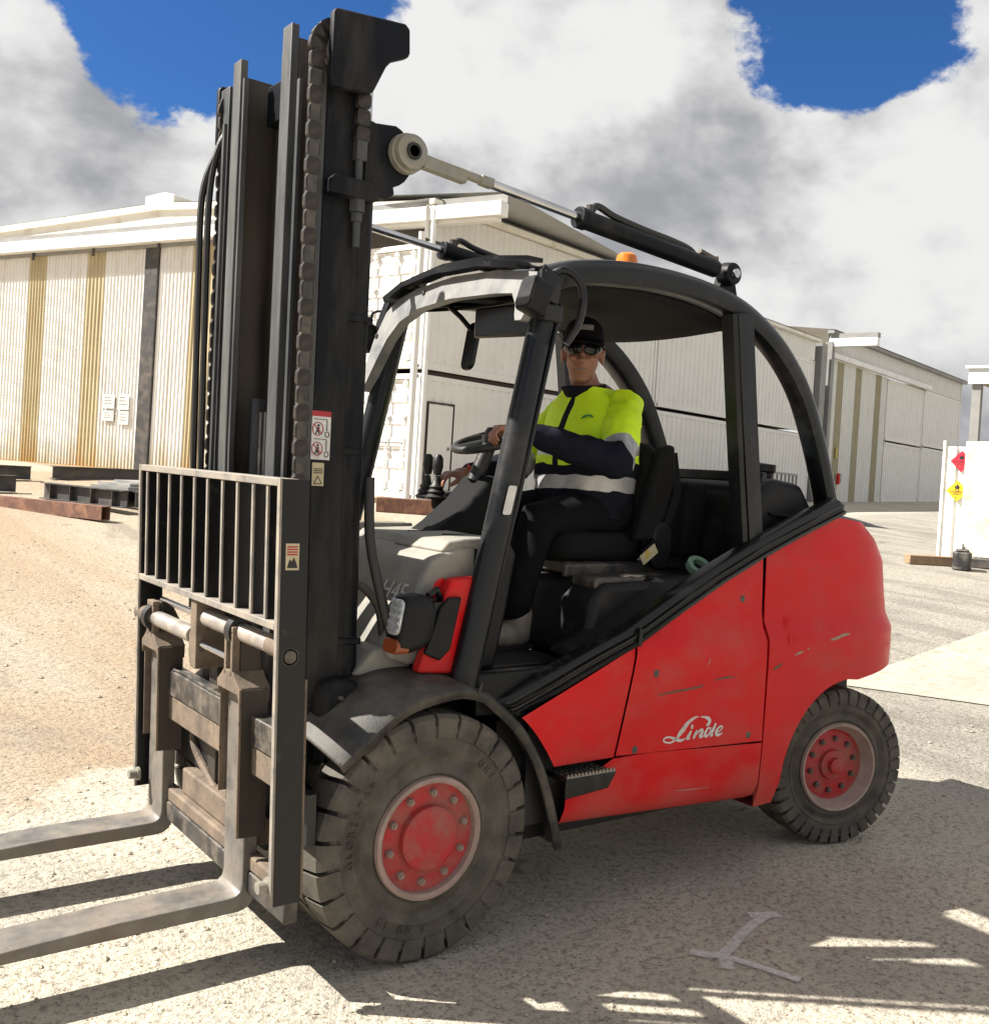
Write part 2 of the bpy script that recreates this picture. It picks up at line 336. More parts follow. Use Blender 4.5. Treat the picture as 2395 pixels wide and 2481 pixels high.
def build_gravel():
    V, F = [], []; rn = random.Random(3)
    base = [(1, 0, 0), (-1, 0, 0), (0, 1, 0), (0, -1, 0), (0, 0, 1), (0, 0, -1)]; bf = [(0, 2, 4), (2, 1, 4), (1, 3, 4), (3, 0, 4), (2, 0, 5), (1, 2, 5), (3, 1, 5), (0, 3, 5)]
    for i in range(5200):
        q = rn.uniform(1.6, 13) if i % 3 else rn.uniform(1.6, 6); l = rn.uniform(-.62, .62) * q
        x, y = CAM.x + FWH.x * q + RTH.x * l, CAM.y + FWH.y * q + RTH.y * l
        s = rn.choice((.003, .004, .005, .006, .008, .011)) * rn.uniform(.7, 1.2) * (1 if q < 6 else 1.4); a = rn.uniform(0, 6.3); o = len(V)
        for v in base:
            vx, vy, vz = v[0] * rn.uniform(.7, 1.5), v[1] * rn.uniform(.6, 1.2), v[2] * rn.uniform(.4, .8)
            V.append((x + s * (vx * math.cos(a) - vy * math.sin(a)), y + s * (vx * math.sin(a) + vy * math.cos(a)), terr(x, y) + s * (vz + .25)))
        F += [tuple(k + o for k in f) for f in bf]
    ob('loose_gravel', (V, F), 'stone', sm=0, kind='stuff', label='loose grit and small stones scattered over the yard', cat='gravel')
build_gravel()
pm('slab', (.385, .36, .295), (.31, .29, .245), .9, scale=1.6, dust=(.25, .21, .155), damt=.40, dscale=9, dedge=.12, bump=.6, bscale=50, fine=((.09, .078, .06), 60, .62))
ob('concrete_slab', grid(lambda u, v: (lambda p: (p.x, p.y, terr(p.x, p.y) + .008))(Vector((5.15, 1.45)).lerp(Vector((13.2, 2.9)), u).lerp(Vector((7.3, -1.9)).lerp(Vector((16., -2.)), u), v)), 60, 40), 'slab', kind='structure')
def sprayed(name):
    m = bpy.data.materials.new(name); m.use_nodes = True; t = m.node_tree; b = t.nodes['Principled BSDF']; MATS[name] = m
    b.inputs['Base Color'].default_value = (.62, .61, .58, 1); b.inputs['Roughness'].default_value = .8
    tc = N(t, 'ShaderNodeTexCoord'); n = N(t, 'ShaderNodeTexNoise', i={'Scale': 34, 'Detail': 10, 'Roughness': .82}); LK(t, tc.outputs['Object'], n.inputs['Vector'])
    at = N(t, 'ShaderNodeAttribute', attribute_name='edge'); 
    s = N(t, 'ShaderNodeMath', operation='MULTIPLY'); LK(t, n.outputs[0], s.inputs[0]); LK(t, at.outputs['Fac'], s.inputs[1])
    r = N(t, 'ShaderNodeMapRange', i={1: .25, 2: .56}); LK(t, s.outputs[0], r.inputs[0])
    r.inputs[4].default_value = .8
    LK(t, r.outputs[0], b.inputs['Alpha'])
sprayed('spray_paint')
def paint_mark():
    strokes = [[(1.25, -.915), (1.30, -.945), (1.37, -.975)], [(1.32, -.955), (1.17, -.99), (1.0, -1.055), (.87, -1.10)], [(.83, -1.01), (.86, -1.06), (.90, -1.10), (.84, -1.17)], [(.90, -1.09), (.94, -1.18), (.97, -1.26), (1.0, -1.345)]]
    wd = [.040, .034, .040, .030]; V, F, E = [], [], []
    for P, w in zip(strokes, wd):
        P = [Vector(p) for p in curve([(a, b, 0) for a, b in P], 6)]; o = len(V); n = len(P)
        for i, p in enumerate(P):
            t = (P[min(n - 1, i + 1)] - P[max(0, i - 1)]).normalized(); nn = Vector((-t.y, t.x, 0))
            for k, e in ((-1, 0), (-.45, 1), (.45, 1), (1, 0)):
                q = p + nn * (k * w); V.append((q.x, q.y, .004)); E.append(0 if i in (0, n - 1) else e)
        F += [(o + i * 4 + k, o + i * 4 + k + 1, o + i * 4 + k + 5, o + i * 4 + k + 4) for i in range(n - 1) for k in range(3)]
    # strokes overlap only at joints: lift each a hair
    o = ob('painted_survey_mark', (V, F), 'spray_paint', sm=0, label='white sprayed line mark on the ground beside the rear wheel', cat='ground mark')
    a = o.data.attributes.new('edge', 'FLOAT', 'POINT'); a.data.foreach_set('value', E)
    nst = 0
    for P in strokes:
        k = ((len(P) - 1) * 6 + 1) * 4; 
        for i in range(nst, nst + k): o.data.vertices[i].co.z += .0012 * strokes.index(P)
        nst += k
paint_mark()
# ------------------------------------------------------------------ sheds and containers
pm('white_sheet', (.80, .79, .75), (.74, .73, .68), .6, scale=1.2, dust=(.46, .36, .20), damt=.30, dscale=1.5, dedge=.2, low=(0, .9, .30), streak=(2, 2, .25))
pm('yellow_sheet', (.52, .45, .28), (.45, .385, .235), .6, scale=1.5, dust=(.44, .27, .10), damt=.35, dscale=1.5, low=(0, 1.2, .25), streak=(2, 2, .3))
pm('fascia', (.78, .75, .66), (.72, .69, .60), .6, scale=1.0, dust=(.45, .38, .25), damt=.34, dscale=2)
pm('white_beam', (.82, .82, .80), (.68, .67, .64), .55, scale=2, dust=(.5, .46, .38), damt=.3, dscale=3)
pm('grey_steel', (.20, .20, .195), (.27, .265, .25), .6, scale=2, dust=(.3, .27, .22), damt=.35, dscale=3)
pm('dark_steel', (.035, .035, .036), (.055, .052, .05), .55, scale=5, dust=(.14, .11, .085), damt=.4, dscale=4)
pm('container', (.74, .73, .69), (.68, .67, .62), .6, scale=1.4, dust=(.30, .17, .08), damt=.285, dscale=3.2, dedge=.06, streak=(1.4, 1.4, .35))
pm('container_door', (.80, .79, .76), (.74, .73, .69), .55, scale=2, dust=(.33, .24, .14), damt=.32, dscale=4, dedge=.08)
pm('gap_dark', (.03, .02, .015), (.05, .03, .02), .8, scale=4)
pm('roof_sheet', (.42, .42, .41), (.36, .36, .35), .45, metal=.2, scale=2)
pm('rust', (.15, .068, .045), (.10, .05, .035), .8, scale=6, dust=(.3, .15, .09), damt=.42, dscale=5, bump=.2)
pm('timber', (.26, .17, .10), (.20, .13, .08), .85, scale=9, dust=(.34, .26, .17), damt=.42, dscale=8, bump=.3)
def corrugated(s0, s1, z0, z1, pitch, depth, y=0, flat=.74):
    """ribbed sheet along x facing -y; crests stand proud by depth"""
    V, F = [], []; n = max(1, round((s1 - s0) / pitch)); p = (s1 - s0) / n; X = []
    for i in range(n):
        a = s0 + i * p
        X += [(a, 0), (a + p * flat, 0), (a + p * (flat + .12), depth), (a + p * .88, depth)]
    X.append((s1, 0))
    for x, d in X: V += [(x, y - d, z0), (x, y - d, z1)]
    F = [(2 * i, 2 * i + 2, 2 * i + 3, 2 * i + 1) for i in range(len(X) - 1)]
    return V, F
def frame_of(o, dx, dy): return math.atan2(dy, dx)
# --- warehouse with big ribbed sliding doors
wh = empty('warehouse', (4.0, 26.97, 1.0), frame_of(0, .4077, -.9131), label='cream warehouse with tall ribbed sliding doors behind the mast', cat='building')
stripes = [(-7.6, -6.9), (-4.6, -3.9), (-1.7, -1.0), (.80, 1.50), (3.08, 3.76), (6.8, 7.5), (9.2, 9.9)]
def door_run(a, b):
    cur = a
    for s0, s1 in [q for q in stripes if a <= q[0] < b] + [(b, b)]:
        if s0 > cur: ob('door_sheet', corrugated(cur, s0, .06, 5.5, .125, .028), 'white_sheet', wh, sm=0)
        if s1 > s0: ob('door_sheet', corrugated(s0, s1, .06, 5.5, .125, .028), 'yellow_sheet', wh, sm=0)
        cur = s1
door_run(-9, 5.22); door_run(5.70, 11.2)
ob('column', box(5.24, 5.68, -.06, .3, 0, 5.5), 'dark_steel', wh)
ob('bottom_rail', box(-9, 5.22, -.05, .02, 0, .055), 'yellow_sheet', wh)
ob('door_track', box(-9, 11.2, -.12, .05, 5.5, 5.57), 'grey_steel', wh)
for i in range(9):
    s = -8.2 + 2.33 * i
    ob('hanger', join(box(s - .03, s + .03, -.17, -.13, 5.38, 5.62), box(s - .09, s + .09, -.2, -.13, 5.58, 5.64)), 'dark_steel', wh, sm=0)
ob('canopy_beam', box(-9, 15.35, -.34, -.05, 5.575, 5.86), 'white_beam', wh, bev=.01)
ob('beam_shade_strip', box(-9, 15.36, -.12, .02, 5.865, 6.04), 'grey_steel', wh)  # grey strip stands for the roof overhang's shadow above the beam
ob('soffit', box(11.2, 15.2, -.25, -.04, 5.50, 5.57), 'container', wh)
ob('gable', prism([(-9, 6.045), (15.3, 6.045), (15.3, 6.02), (11.4, 6.18), (5.6, 6.50), (-9, 5.9 + .0)][:5] + [(-9, 6.05)], 'y', 0, .12), 'fascia', wh)
ob('barge_board', join(obox((-9, -.03, 6.02), (5.6, -.03, 6.50), .1, .16), obox((5.6, -.03, 6.50), (11.5, -.03, 6.18), .1, .16)), 'fascia', wh)
ob('roof', join(([(-9, -.06, 6.12), (5.6, -.06, 6.60), (5.6, 25, 6.60), (-9, 25, 6.12)], [(0, 1, 2, 3)]), ([(5.6, -.06, 6.60), (15.3, -.06, 6.10), (15.3, 25, 6.10), (5.6, 25, 6.60)], [(0, 1, 2, 3)])), 'roof_sheet', wh, recalc=False)
ob('ridge_vent', prism([(5.1, 6.55), (6.1, 6.55), (6.1, 6.76), (5.75, 6.84), (5.1, 6.78)], 'y', -.05, 6), 'fascia', wh, bev=.02)
ob('ridge_vent', prism([(10.9, 6.2), (11.5, 6.2), (11.5, 6.45), (10.9, 6.55)], 'y', .5, 6), 'roof_sheet', wh)
ob('side_wall', box(-9, -8.9, .3, 24, 0, 6), 'white_sheet', wh)
for s, z, w, h in ((4.22, 1.72, .42, .36), (4.22, 1.36, .40, .26), (4.75, 1.72, .40, .40), (4.78, 1.32, .36, .34)):
    sg = ob('notice', box(s - w / 2, s + w / 2, -.055, -.04, z - h / 2, z + h / 2), 'white_label', wh)
    for q in range(3): ob('print_line', box(s - w * .36, s + w * (.1 + .1 * q), -.0575, -.0555, z + h * (.25 - .22 * q), z + h * (.30 - .22 * q)), 'grey_steel', sg)
# --- stacked shipping containers, their long sides in shade
CO = (9.27, 14.3, .89); CR = frame_of(0, .9685, .249)
def container(X0, X1, z0, label, door=True, hatch=False, group='stacked white shipping containers'):
    M = Matrix.Rotation(CR, 4, 'Z'); p = Vector(CO) + M @ Vector((X0, 0, z0))
    c = empty('shipping_container', p, CR, label=label, cat='container', group=group); L = X1 - X0; Wd, H = 2.44, 2.58
    for i in range(2):
        x = 0 if i == 0 else L - .11
        for y in (0, Wd - .11): ob('corner_post', box(x, x + .11, y, y + .11, .12, H - .12), 'container', c, bev=.01)
        for y in (0, Wd - .16):
            for z in (0, H - .12):
                cx = -.004 if i == 0 else L - .174
                k = ob('corner_casting', box(cx, cx + .178, y - .004, y + .164, z, z + .118), 'container', c, bev=.012)
                ob('casting_hole', join(prism(rrect(.055, .08, .025, 3, cx + .09, z + .06), 'y', y - .006, y + .02), prism(rrect(.06, .08, .028, 3, y + .08, z + .06), 'x', cx - .002, cx + .02)), 'gap_dark', k)
    for z, h in ((0.01, .15), (H - .12, .11)):
        ob('side_rail', box(.17, L - .17, .01, .07, z, z + h), 'container', c, bev=.008)
        ob('side_rail', box(.17, L - .17, Wd - .07, Wd - .01, z, z + h), 'container', c)
        ob('end_rail', box(.01, .08, .16, Wd - .16, z, z + h), 'container_door', c, bev=.008)
    ob('side_panel', corrugated(.11, L - .11, .16, H - .12, .28, .030, y=.045, flat=.32), 'container', c, sm=0)
    ob('side_panel', box(.11, L - .11, Wd - .05, Wd - .03, .16, H - .12), 'container', c)
    ob('end_panel', box(L - .05, L - .03, .1, Wd - .1, .1, H - .1), 'container', c)
    ob('roof_panel', box(.1, L - .1, .06, Wd - .06, H - .03, H - .015), 'container', c)
    ob('floor_panel', box(.1, L - .1, .06, Wd - .06, .1, .13), 'gap_dark', c)
    if door:
        for k in (0, 1):
            y0 = .12 + k * 1.10; y1 = y0 + 1.085
            # door leaf with five pressed bands
            V, F = [], []; Z = []; zb, zt = .17, H - .13; n = 5
            for j in range(n):
                a = lerp(zb, zt, j / n); q = (zt - zb) / n
                Z += [(a, 0), (a + q * .34, 0), (a + q * .40, .026), (a + q * .94, .026)]
            Z.append((zt, 0))
            for z, d in Z: V += [(.05 - d * .0, y0, z), (.05 + d, y0 + .12, z), (.05 + d, y1 - .12, z), (.05, y1, z)]
            F = [(4 * j + i, 4 * j + i + 1, 4 * j + i + 5, 4 * j + i + 4) for j in range(len(Z) - 1) for i in range(3)]
            d = ob('door', (V, F), 'container_door', c, sm=0)
            for fy in (.27, .70):
                y = y0 + fy * 1.085
                ob('lock_rod', tube([(.01, y, .12), (.01, y, H - .10)], .02, 8), 'container_door', d)
                for z in (.2, .95, 1.7, 2.38): ob('rod_bracket', box(-.005, .045, y - .06, y + .06, z - .03, z + .03), 'container_door', d, bev=.006)
                ob('handle', box(-.02, .0, y - .02, y + .42, 1.12 + .1 * k, 1.16 + .1 * k), 'grey_steel', d)
            for z in (.35, 1.0, 1.6, 2.25): ob('hinge', box(.02, .05, (y0 - .02 if k == 0 else y1 - .1), (y0 + .1 if k == 0 else y1 + .02), z - .05, z + .05), 'container_door', d, bev=.006)
    if hatch:
        h = ob('personnel_door', box(.30, 1.05, -.012, .03, .22, 1.98), 'container', c, bev=.006)
        ob('door_frame', join(box(.255, .295, -.02, .03, .2, 2.02), box(1.055, 1.09, -.02, .03, .2, 2.02), box(.255, 1.09, -.02, .03, 2.0, 2.03)), 'gap_dark', h)
        ob('door_latch', box(.92, .99, -.03, -.0125, 1.05, 1.12), 'grey_steel', h)
    return c
container(0, 9.33, 0, 'lower white shipping container with a small side door, next to the warehouse', hatch=True)
container(0, 9.33, 2.67, 'upper white shipping container over the one with the small side door')
container(9.39, 20.4, .06, 'lower white shipping container far behind the cab, near the grey column', door=False)
container(9.39, 20.4, 2.72, 'upper white shipping container far behind the cab, under the eave', door=False)
cs = empty('container_shed', CO, CR, label='shed roof and ribbed cladding carried on the stacked containers', cat='building')
ob('packing_strip', box(.2, 20.3, .10, .5, 2.585, 2.66), 'gap_dark', cs)
ob('cladding', corrugated(-.05, 20.5, 5.33, 6.0, .20, .025, y=.08), 'container', cs, sm=0)
ob('eave_gutter', box(.0, 20.6, -.10, .06, 6.0, 6.12), 'fascia', cs, bev=.02)
ob('roof', ([(.0, -.12, 6.13), (20.6, -.12, 6.13), (20.6, 9, 6.22), (.0, 9, 6.22)], [(0, 1, 2, 3)]), 'roof_sheet', cs, recalc=False)
ob('downpipe', tube([(.06, -.06, 0), (.06, -.06, 5.9)], .055, 10), 'white_beam', cs)
ob('downpipe', tube([(-.18, .02, 0), (-.18, .02, 5.4)], .07, 10), 'container', cs)
ob('end_column', box(20.75, 21.25, -.1, .3, -.3, 6.0), 'grey_steel', cs)
# --- second shed further along
M_ = Matrix.Rotation(CR, 4, 'Z')
s2 = empty('sliding_door_shed', Vector(CO) + M_ @ Vector((21.3, 0, .25)), CR, label='grey shaded shed with three olive stripes on its sliding doors, far right', cat='building')
pm('olive_sheet', (.31, .28, .17), (.27, .24, .15), .6, scale=2)
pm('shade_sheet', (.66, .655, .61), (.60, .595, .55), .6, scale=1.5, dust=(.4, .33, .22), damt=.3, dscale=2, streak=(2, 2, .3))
cur = .55
for a, b, m in ((1.25, 1.95, 'olive_sheet'), (3.2, 3.9, 'olive_sheet'), (5.5, 6.2, 'olive_sheet'), (6.9, 6.9, None)):
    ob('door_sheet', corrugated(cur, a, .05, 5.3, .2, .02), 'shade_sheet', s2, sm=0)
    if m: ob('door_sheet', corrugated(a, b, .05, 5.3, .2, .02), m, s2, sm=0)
    cur = b
ob('door_track', box(.4, 12.4, -.22, -.03, 5.32, 5.52), 'white_beam', s2, bev=.01)
ob('post', box(.25, .53, -.15, .1, 0, 5.9), 'grey_steel', s2)
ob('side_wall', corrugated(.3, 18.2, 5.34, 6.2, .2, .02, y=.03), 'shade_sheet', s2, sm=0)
ob('eave_gutter', box(.2, 18.4, -.2, .04, 6.2, 6.32), 'grey_steel', s2)
ob('roof', ([(.2, -.24, 6.34), (18.4, -.24, 6.34), (18.4, 8, 7.2), (.2, 8, 7.2)], [(0, 1, 2, 3)]), 'roof_sheet', s2, recalc=False)
ob('canopy_beam', box(.3, .55, -1.75, .0, 5.72, 6.02), 'white_beam', s2, bev=.01)
ob('beam_shade_strip', box(.32, .6, -1.75, .0, 6.03, 6.2), 'grey_steel', s2)  # same strip as on the warehouse: roof shadow put in as grey
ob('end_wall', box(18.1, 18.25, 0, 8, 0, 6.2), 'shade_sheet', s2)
fx = ob('fire_extinguisher', lathe([(0, 0), (.07, .02), (.07, .36), (.04, .42), (0, .44)], 14, (1.75, -.12, .7), 'z'), 'red', s2)
ob('hose', tube([(1.75, -.18, 1.13), (1.84, -.2, 1.05), (1.84, -.18, .8)], .012, 6), 'black_ink', fx)
ob('notice', box(1.5, 1.72, -.06, -.03, 1.7, 2.1), 'yellow_label', s2)
for lab, X0, X1, z in (('lower grey white container under the far shed roof, past the olive stripes', 28.35, 33.4, .32), ('upper grey white container under the far shed roof, past the olive stripes', 28.35, 33.4, 2.95),
                       ('lower container at the far right end of the row', 33.5, 39.4, .38), ('upper container at the far right end of the row', 33.5, 39.4, 3.0)):
    container(X0, X1, z, lab, door=False)
# --- right edge: white sheet fence, signs, block wall, open canopy
FR = frame_of(0, .249, -.968); FO = (14.04, 5.70, .58)
fp = empty('sheet_fence', FO, FR, label='white ribbed steel fence panel carrying the two hazard diamonds', cat='fence')
ob('fence_sheet', corrugated(0, 1.3, .05, 1.86, .19, .035), 'white_beam', fp, sm=0)
ob('fence_post', box(-.045, -.005, -.03, .02, 0, 1.95), 'white_beam', fp); ob('fence_rail', box(0, 1.3, .01, .05, 1.5, 1.56), 'grey_steel', fp)
FM = Matrix.Rotation(FR, 4, 'Z')
pm('sign_red', (.55, .02, .045), (.5, .02, .04), .45, scale=12, dust=(.5, .2, .15), damt=.3, dscale=10); pm('sign_yellow', (.70, .45, .02), (.62, .40, .02), .45, scale=12, dust=(.5, .4, .2), damt=.3, dscale=10)
def diamond(name, s, z, m, lab, words):
    p = Vector(FO) + FM @ Vector((s, -.05, z)); o = empty(name, p, FR, label=lab, cat='sign', group='hazard diamonds on the sheet fence')
    d = .175; ob('plate', prism([(-d, 0), (0, -d), (d, 0), (0, d)], 'y', -.006, 0), m, o)
    fl = [(-.025, .03), (-.04, .055), (-.03, .085), (-.015, .075), (-.005, .115), (.012, .085), (.018, .095), (.035, .06), (.025, .03)]
    ob('flame_symbol', prism(fl, 'y', -.0085, -.0065), 'black_ink', o)
    if 'RING' in words: ob('ring_symbol', tube([(.026 * math.cos(a), -.0085, .022 + .026 * math.sin(a)) for a in [k * .4488 for k in range(14)]], .0045, 6, True), 'black_ink', o)
    for k, (tx, sz, zz) in enumerate(words.get('T', [])):
        g = text(tx, sz, .0006); ob('lettering', xf(g, lambda x, y, z_: (x, -.0078 - z_, y + zz)), 'black_ink', o, sm=0)
diamond('hazard_sign', .26, 1.62, 'sign_red', 'red diamond hazard sign with flame, upper of the two', {'T': [('FLAMMABLE', .045, -.02), ('LIQUID', .045, -.06)]})
diamond('hazard_sign', .22, 1.14, 'sign_yellow', 'yellow diamond hazard sign with flame over ring, lower of the two', {'RING': 1, 'T': [('OXIDIZING', .045, -.03), ('AGENT', .04, -.065), ('5.1', .045, -.12)]})
pm('cream_block', (.74, .70, .58), (.68, .64, .53), .85, scale=3, dust=(.5, .4, .26), damt=.4, dscale=4, bump=.3, bscale=40, fine=((.2, .2, .18), 9, .70))
bw = ob('block_wall', xf(box(.45, 3.2, -.62, -.12, .12, 1.92), lambda x, y, z: (x, y, z)), 'cream_block', label='cream rendered concrete block wall at the right edge', cat='wall', bev=.02); bw.location = FO; bw.rotation_euler = (0, 0, FR)
cp = empty('canopy_shelter', FO, FR, label='flat roofed steel canopy standing behind the hazard signs', cat='shelter')
ob('post', box(.15, .29, .7, .84, 0, 3.0), 'grey_steel', cp); ob('post', box(2.9, 3.04, .7, .84, 0, 3.0), 'grey_steel', cp)
pm('pale_blue', (.55, .62, .66), (.6, .65, .68), .5, scale=3, dust=(.6, .55, .48), damt=.35, dscale=3)
ob('fascia_board', box(.1, 3.3, .64, .72, 2.95, 3.2), 'pale_blue', cp); ob('roof_edge', box(.05, 3.35, .6, 3.5, 3.205, 3.25), 'white_beam', cp); ob('soffit', box(.15, 3.25, .73, 3.4, 3.0, 3.04), 'timber', cp)
ob('low_rail', box(.3, 2.9, .72, .82, 1.75, 1.9), 'timber', cp)
def placed(name, g, m, x, y, rz, lab, cat, dz=0, **k):
    o = ob(name, g, m, label=lab, cat=cat, **k); o.location = (x, y, terr(x, y) + dz); o.rotation_euler = (0, 0, rz); return o
pm('black_plastic', (.02, .02, .021), (.035, .034, .033), .5, scale=8, dust=(.2, .18, .15), damt=.42, dscale=6)
jc = empty('plastic_drum', (12.95, 4.72, terr(12.95, 4.72)), .5, label='black plastic drum standing by the fence foot', cat='drum')
ob('drum_body', join(xf(prism(rrect(.32, .26, .07), 'z', 0, .27), lambda x, y, z: (x, y, z)), prism(rrect(.25, .19, .06), 'z', .27, .31)), 'black_plastic', jc, bev=.02)
ob('handle', tube(curve([(-.1, 0, .30), (-.08, 0, .37), (.03, 0, .37), (.05, 0, .31)], 4), .016, 8), 'black_plastic', jc); ob('cap', lathe([(0, .30), (.04, .30), (.04, .345), (0, .345)], 14, (.1, 0, 0), 'z'), 'white_label', jc)
placed('timber_sleeper', box(-.45, .28, -.1, .1, 0, .14), 'timber', 12.98, 5.15, -.6, 'short weathered timber sleeper under the sheet fence', 'timber', bev=.01)
placed('timber_sleeper', box(-.2, 1.5, -.1, .1, 0, .14), 'dark_steel', 13.5, 4.75, -1.1, 'dark sleeper lying under the block wall', 'timber', bev=.01)
# --- steel stock lying in the yard
def ibeam(L, h, w, st=0):
    t = .016; P = [(-w / 2, 0), (w / 2, 0), (w / 2, t), (t / 2, t), (t / 2, h - t), (w / 2, h - t), (w / 2, h), (-w / 2, h), (-w / 2, h - t), (-t / 2, h - t), (-t / 2, t), (-w / 2, t)]
    g = prism(P, 'x', 0, L); G = [g]
    for i in range(st): x = L * (i + .5) / st; G += [box(x - .008, x + .008, -w / 2 + .004, -t / 2 - .001, t + .001, h - t - .001), box(x - .008, x + .008, t / 2 + .001, w / 2 - .004, t + .001, h - t - .001)]
    return join(*G)
def rhs(L, w, h, t=.012):
    o = [(-w / 2, 0), (w / 2, 0), (w / 2, h), (-w / 2, h)]; i_ = [(-w / 2 + t, t), (w / 2 - t, t), (w / 2 - t, h - t), (-w / 2 + t, h - t)]
    V = [(x, a, b) for x in (0, L) for a, b in o + i_]; F = []
    for k in range(4):
        j = (k + 1) % 4
        F += [(k, j, 8 + j, 8 + k), (4 + k, 12 + k, 12 + j, 4 + j), (k, 4 + k, 4 + j, j), (8 + k, 8 + j, 12 + j, 12 + k)]
    return V, F
G_ = 'steel sections lying in front of the warehouse'
placed('steel_beam', rhs(6.2, .16, .2), 'rust', 2.50, 11.78, math.atan2(.91, -.41), 'brown primed box section beam pointing at the load guard', 'beam', group=G_, dz=.03)
placed('steel_beam', ibeam(2.3, .27, .18, 4), 'dark_steel', 3.05, 12.6, math.atan2(.95, -.30), 'black stiffened beam lying just behind the brown box section', 'beam', group=G_, dz=.10)
placed('steel_beam', ibeam(3.2, .26, .18), 'dark_steel', 3.12, 12.45, math.atan2(.33, .94), 'black beam running from the stiffened beam behind the guard', 'beam', group=G_, dz=.12)
placed('steel_beam', ibeam(4.2, .26, .2), 'dark_steel', 3.3, 18.3, math.atan2(.3, .95), 'long dark beam at the foot of the dark column', 'beam', group=G_, dz=.02)
placed('steel_beam', ibeam(4.2, .26, .2), 'dark_steel', 2.85, 18.1, math.atan2(.1, -.99), 'dark beam with pale tag, furthest left by the doors', 'beam', group=G_, dz=.02)
placed('steel_beam', ibeam(4, .28, .2), 'dark_steel', 2.12, 15.8, math.atan2(.2, -.98), 'dark short ended beam behind the brown box section, left edge', 'beam', group=G_, dz=.02)
placed('steel_plate_stack', join(box(0, 3.0, -.5, .5, 0, .05), box(.1, 2.8, -.4, .45, .055, .10), box(.3, 2.6, -.45, .3, .105, .14)), 'grey_steel', 3.05, 13.6, .33, 'flat grey plates stacked among the black beams', 'plates', dz=.30)
placed('steel_beam', ibeam(3.4, .24, .18, 3), 'dark_steel', 3.0, 14.2, .36, 'dark beam under the flat grey plates', 'beam', group=G_, dz=.05)
placed('timber_packer', box(-.5, .5, -.06, .06, 0, .12), 'timber', 4.3, 13.6, -.35, 'grey timber packer lying on the steel plates', 'timber', dz=.445, bev=.005)
placed('steel_beam', ibeam(3.4, .24, .18, 3), 'dark_steel', 3.0, 14.2, .36, 'dark beam under the flat grey plates', 'beam', group=G_, dz=.05)
placed('timber_packer', box(-.5, .55, -.14, .14, 0, .26), 'rust', 7.85, 12.3, math.atan2(-.6, .7), 'brown block beam lying behind the cab front', 'timber', bev=.01)
placed('timber_packer', box(-.9, .9, -.1, .1, 0, .1), 'timber', 8.3, 13.9, 2.3, 'thin timber board at the foot of the container doors', 'timber', bev=.005)
def rack(x, y, rz, L, h, lab):
    r = empty('storage_rack', (x, y, terr(x, y)), rz, label=lab, cat='rack'); n = 7
    for i in range(n):
        a = L * i / (n - 1)
        for yy in (0, .8): ob('upright', box(a - .025, a + .025, yy - .025, yy + .025, 0, h), 'grey_steel', r)
    for z in (.25, h * .55, h):
        for yy in (0, .8): ob('rail', box(-.03, L + .03, yy - .028, yy + .028, z - .03, z + .03), 'grey_steel', r)
    for i in range(n): a = L * i / (n - 1); ob('cross_bar', box(a - .02, a + .02, .03, .77, h * .5, h * .5 + .035), 'grey_steel', r)
rack(21.0, 14.6, .45, 3.2, .95, 'grey tube storage rack seen through the rear quarter window')
placed('pipe_bundle', join(*[tube([(0, .14 * (k % 3) - .14, .07 + .13 * (k // 3)), (2.6, .14 * (k % 3) - .14, .07 + .13 * (k // 3))], .065, 10) for k in range(6)]), 'dark_steel', 17.5, 12.2, .4, 'dark bundle of pipes in front of the storage rack', 'pipes')
# ------------------------------------------------------------------ forklift (front axle at x=0, nose to -x, near side -y)
T = empty('forklift', (0, 0, 0), label='red counterbalance forklift with black mast and open cab, forks lowered', cat='forklift')
def both(f):
    for s in (-1, 1): f(s)
# ---- wheels
def tyre_geo(r, h, rr, nl, lug, skew):
    front_lug = nl == 26
    """axle along y, outer face towards -y; r radius, h half width, rr rim radius"""
    rc = r - lug
    prof = [(rr - .004, h - .03), (rr, h - .012), (rr + .012, h - .004), (rr + (rc - rr) * .28, h - .018), (rr + (rc - rr) * .40, h - .006), (rr + (rc - rr) * .44, h - .001), (rr + (rc - rr) * .48, h - .005), (rr + (rc - rr) * .80, h - .004), (rr + (rc - rr) * .84, h + .000), (rc - .012, h - .006), (rc, h - .03)]
    P = [(a, -b) for a, b in prof] + [(a, b) for a, b in reversed(prof)]
    G = [lathe(P + [P[0]], 72)]
    for s in (-1, 1):
        for i in range(nl):
            a0 = 2 * math.pi * (i + (.5 if s > 0 else 0)) / nl; w = 2 * math.pi / nl * (.455 if front_lug else .40)
            sec = [(rc - .052, h - .012), (rc - .048, h + .004), (r - .016, h + .002), (r - .003, h - .010), (r, h * .55), (r + .001, h * .06), (rc - .01, h * .06)]
            V, F = [], []; n = len(sec)
            for k in range(4):
                f = -1 + 2 * k / 3
                for j, (q, y) in enumerate(sec):
                    sk = skew * (1 - y / h) * w
                    tp = .93 if j in (2, 3, 4, 5) else 1.0
                    if j < 2: tp = .92
                    a = a0 + f * w * tp + sk; V.append((q * math.cos(a), s * y, q * math.sin(a)))
            for k in range(3):
                for j in range(n): F.append((k * n + j, k * n + (j + 1) % n, (k + 1) * n + (j + 1) % n, (k + 1) * n + j))
            F += [tuple(range(n)), tuple(range(4 * n - 1, 3 * n - 1, -1))]; G.append((V, F))
    return join(*G)
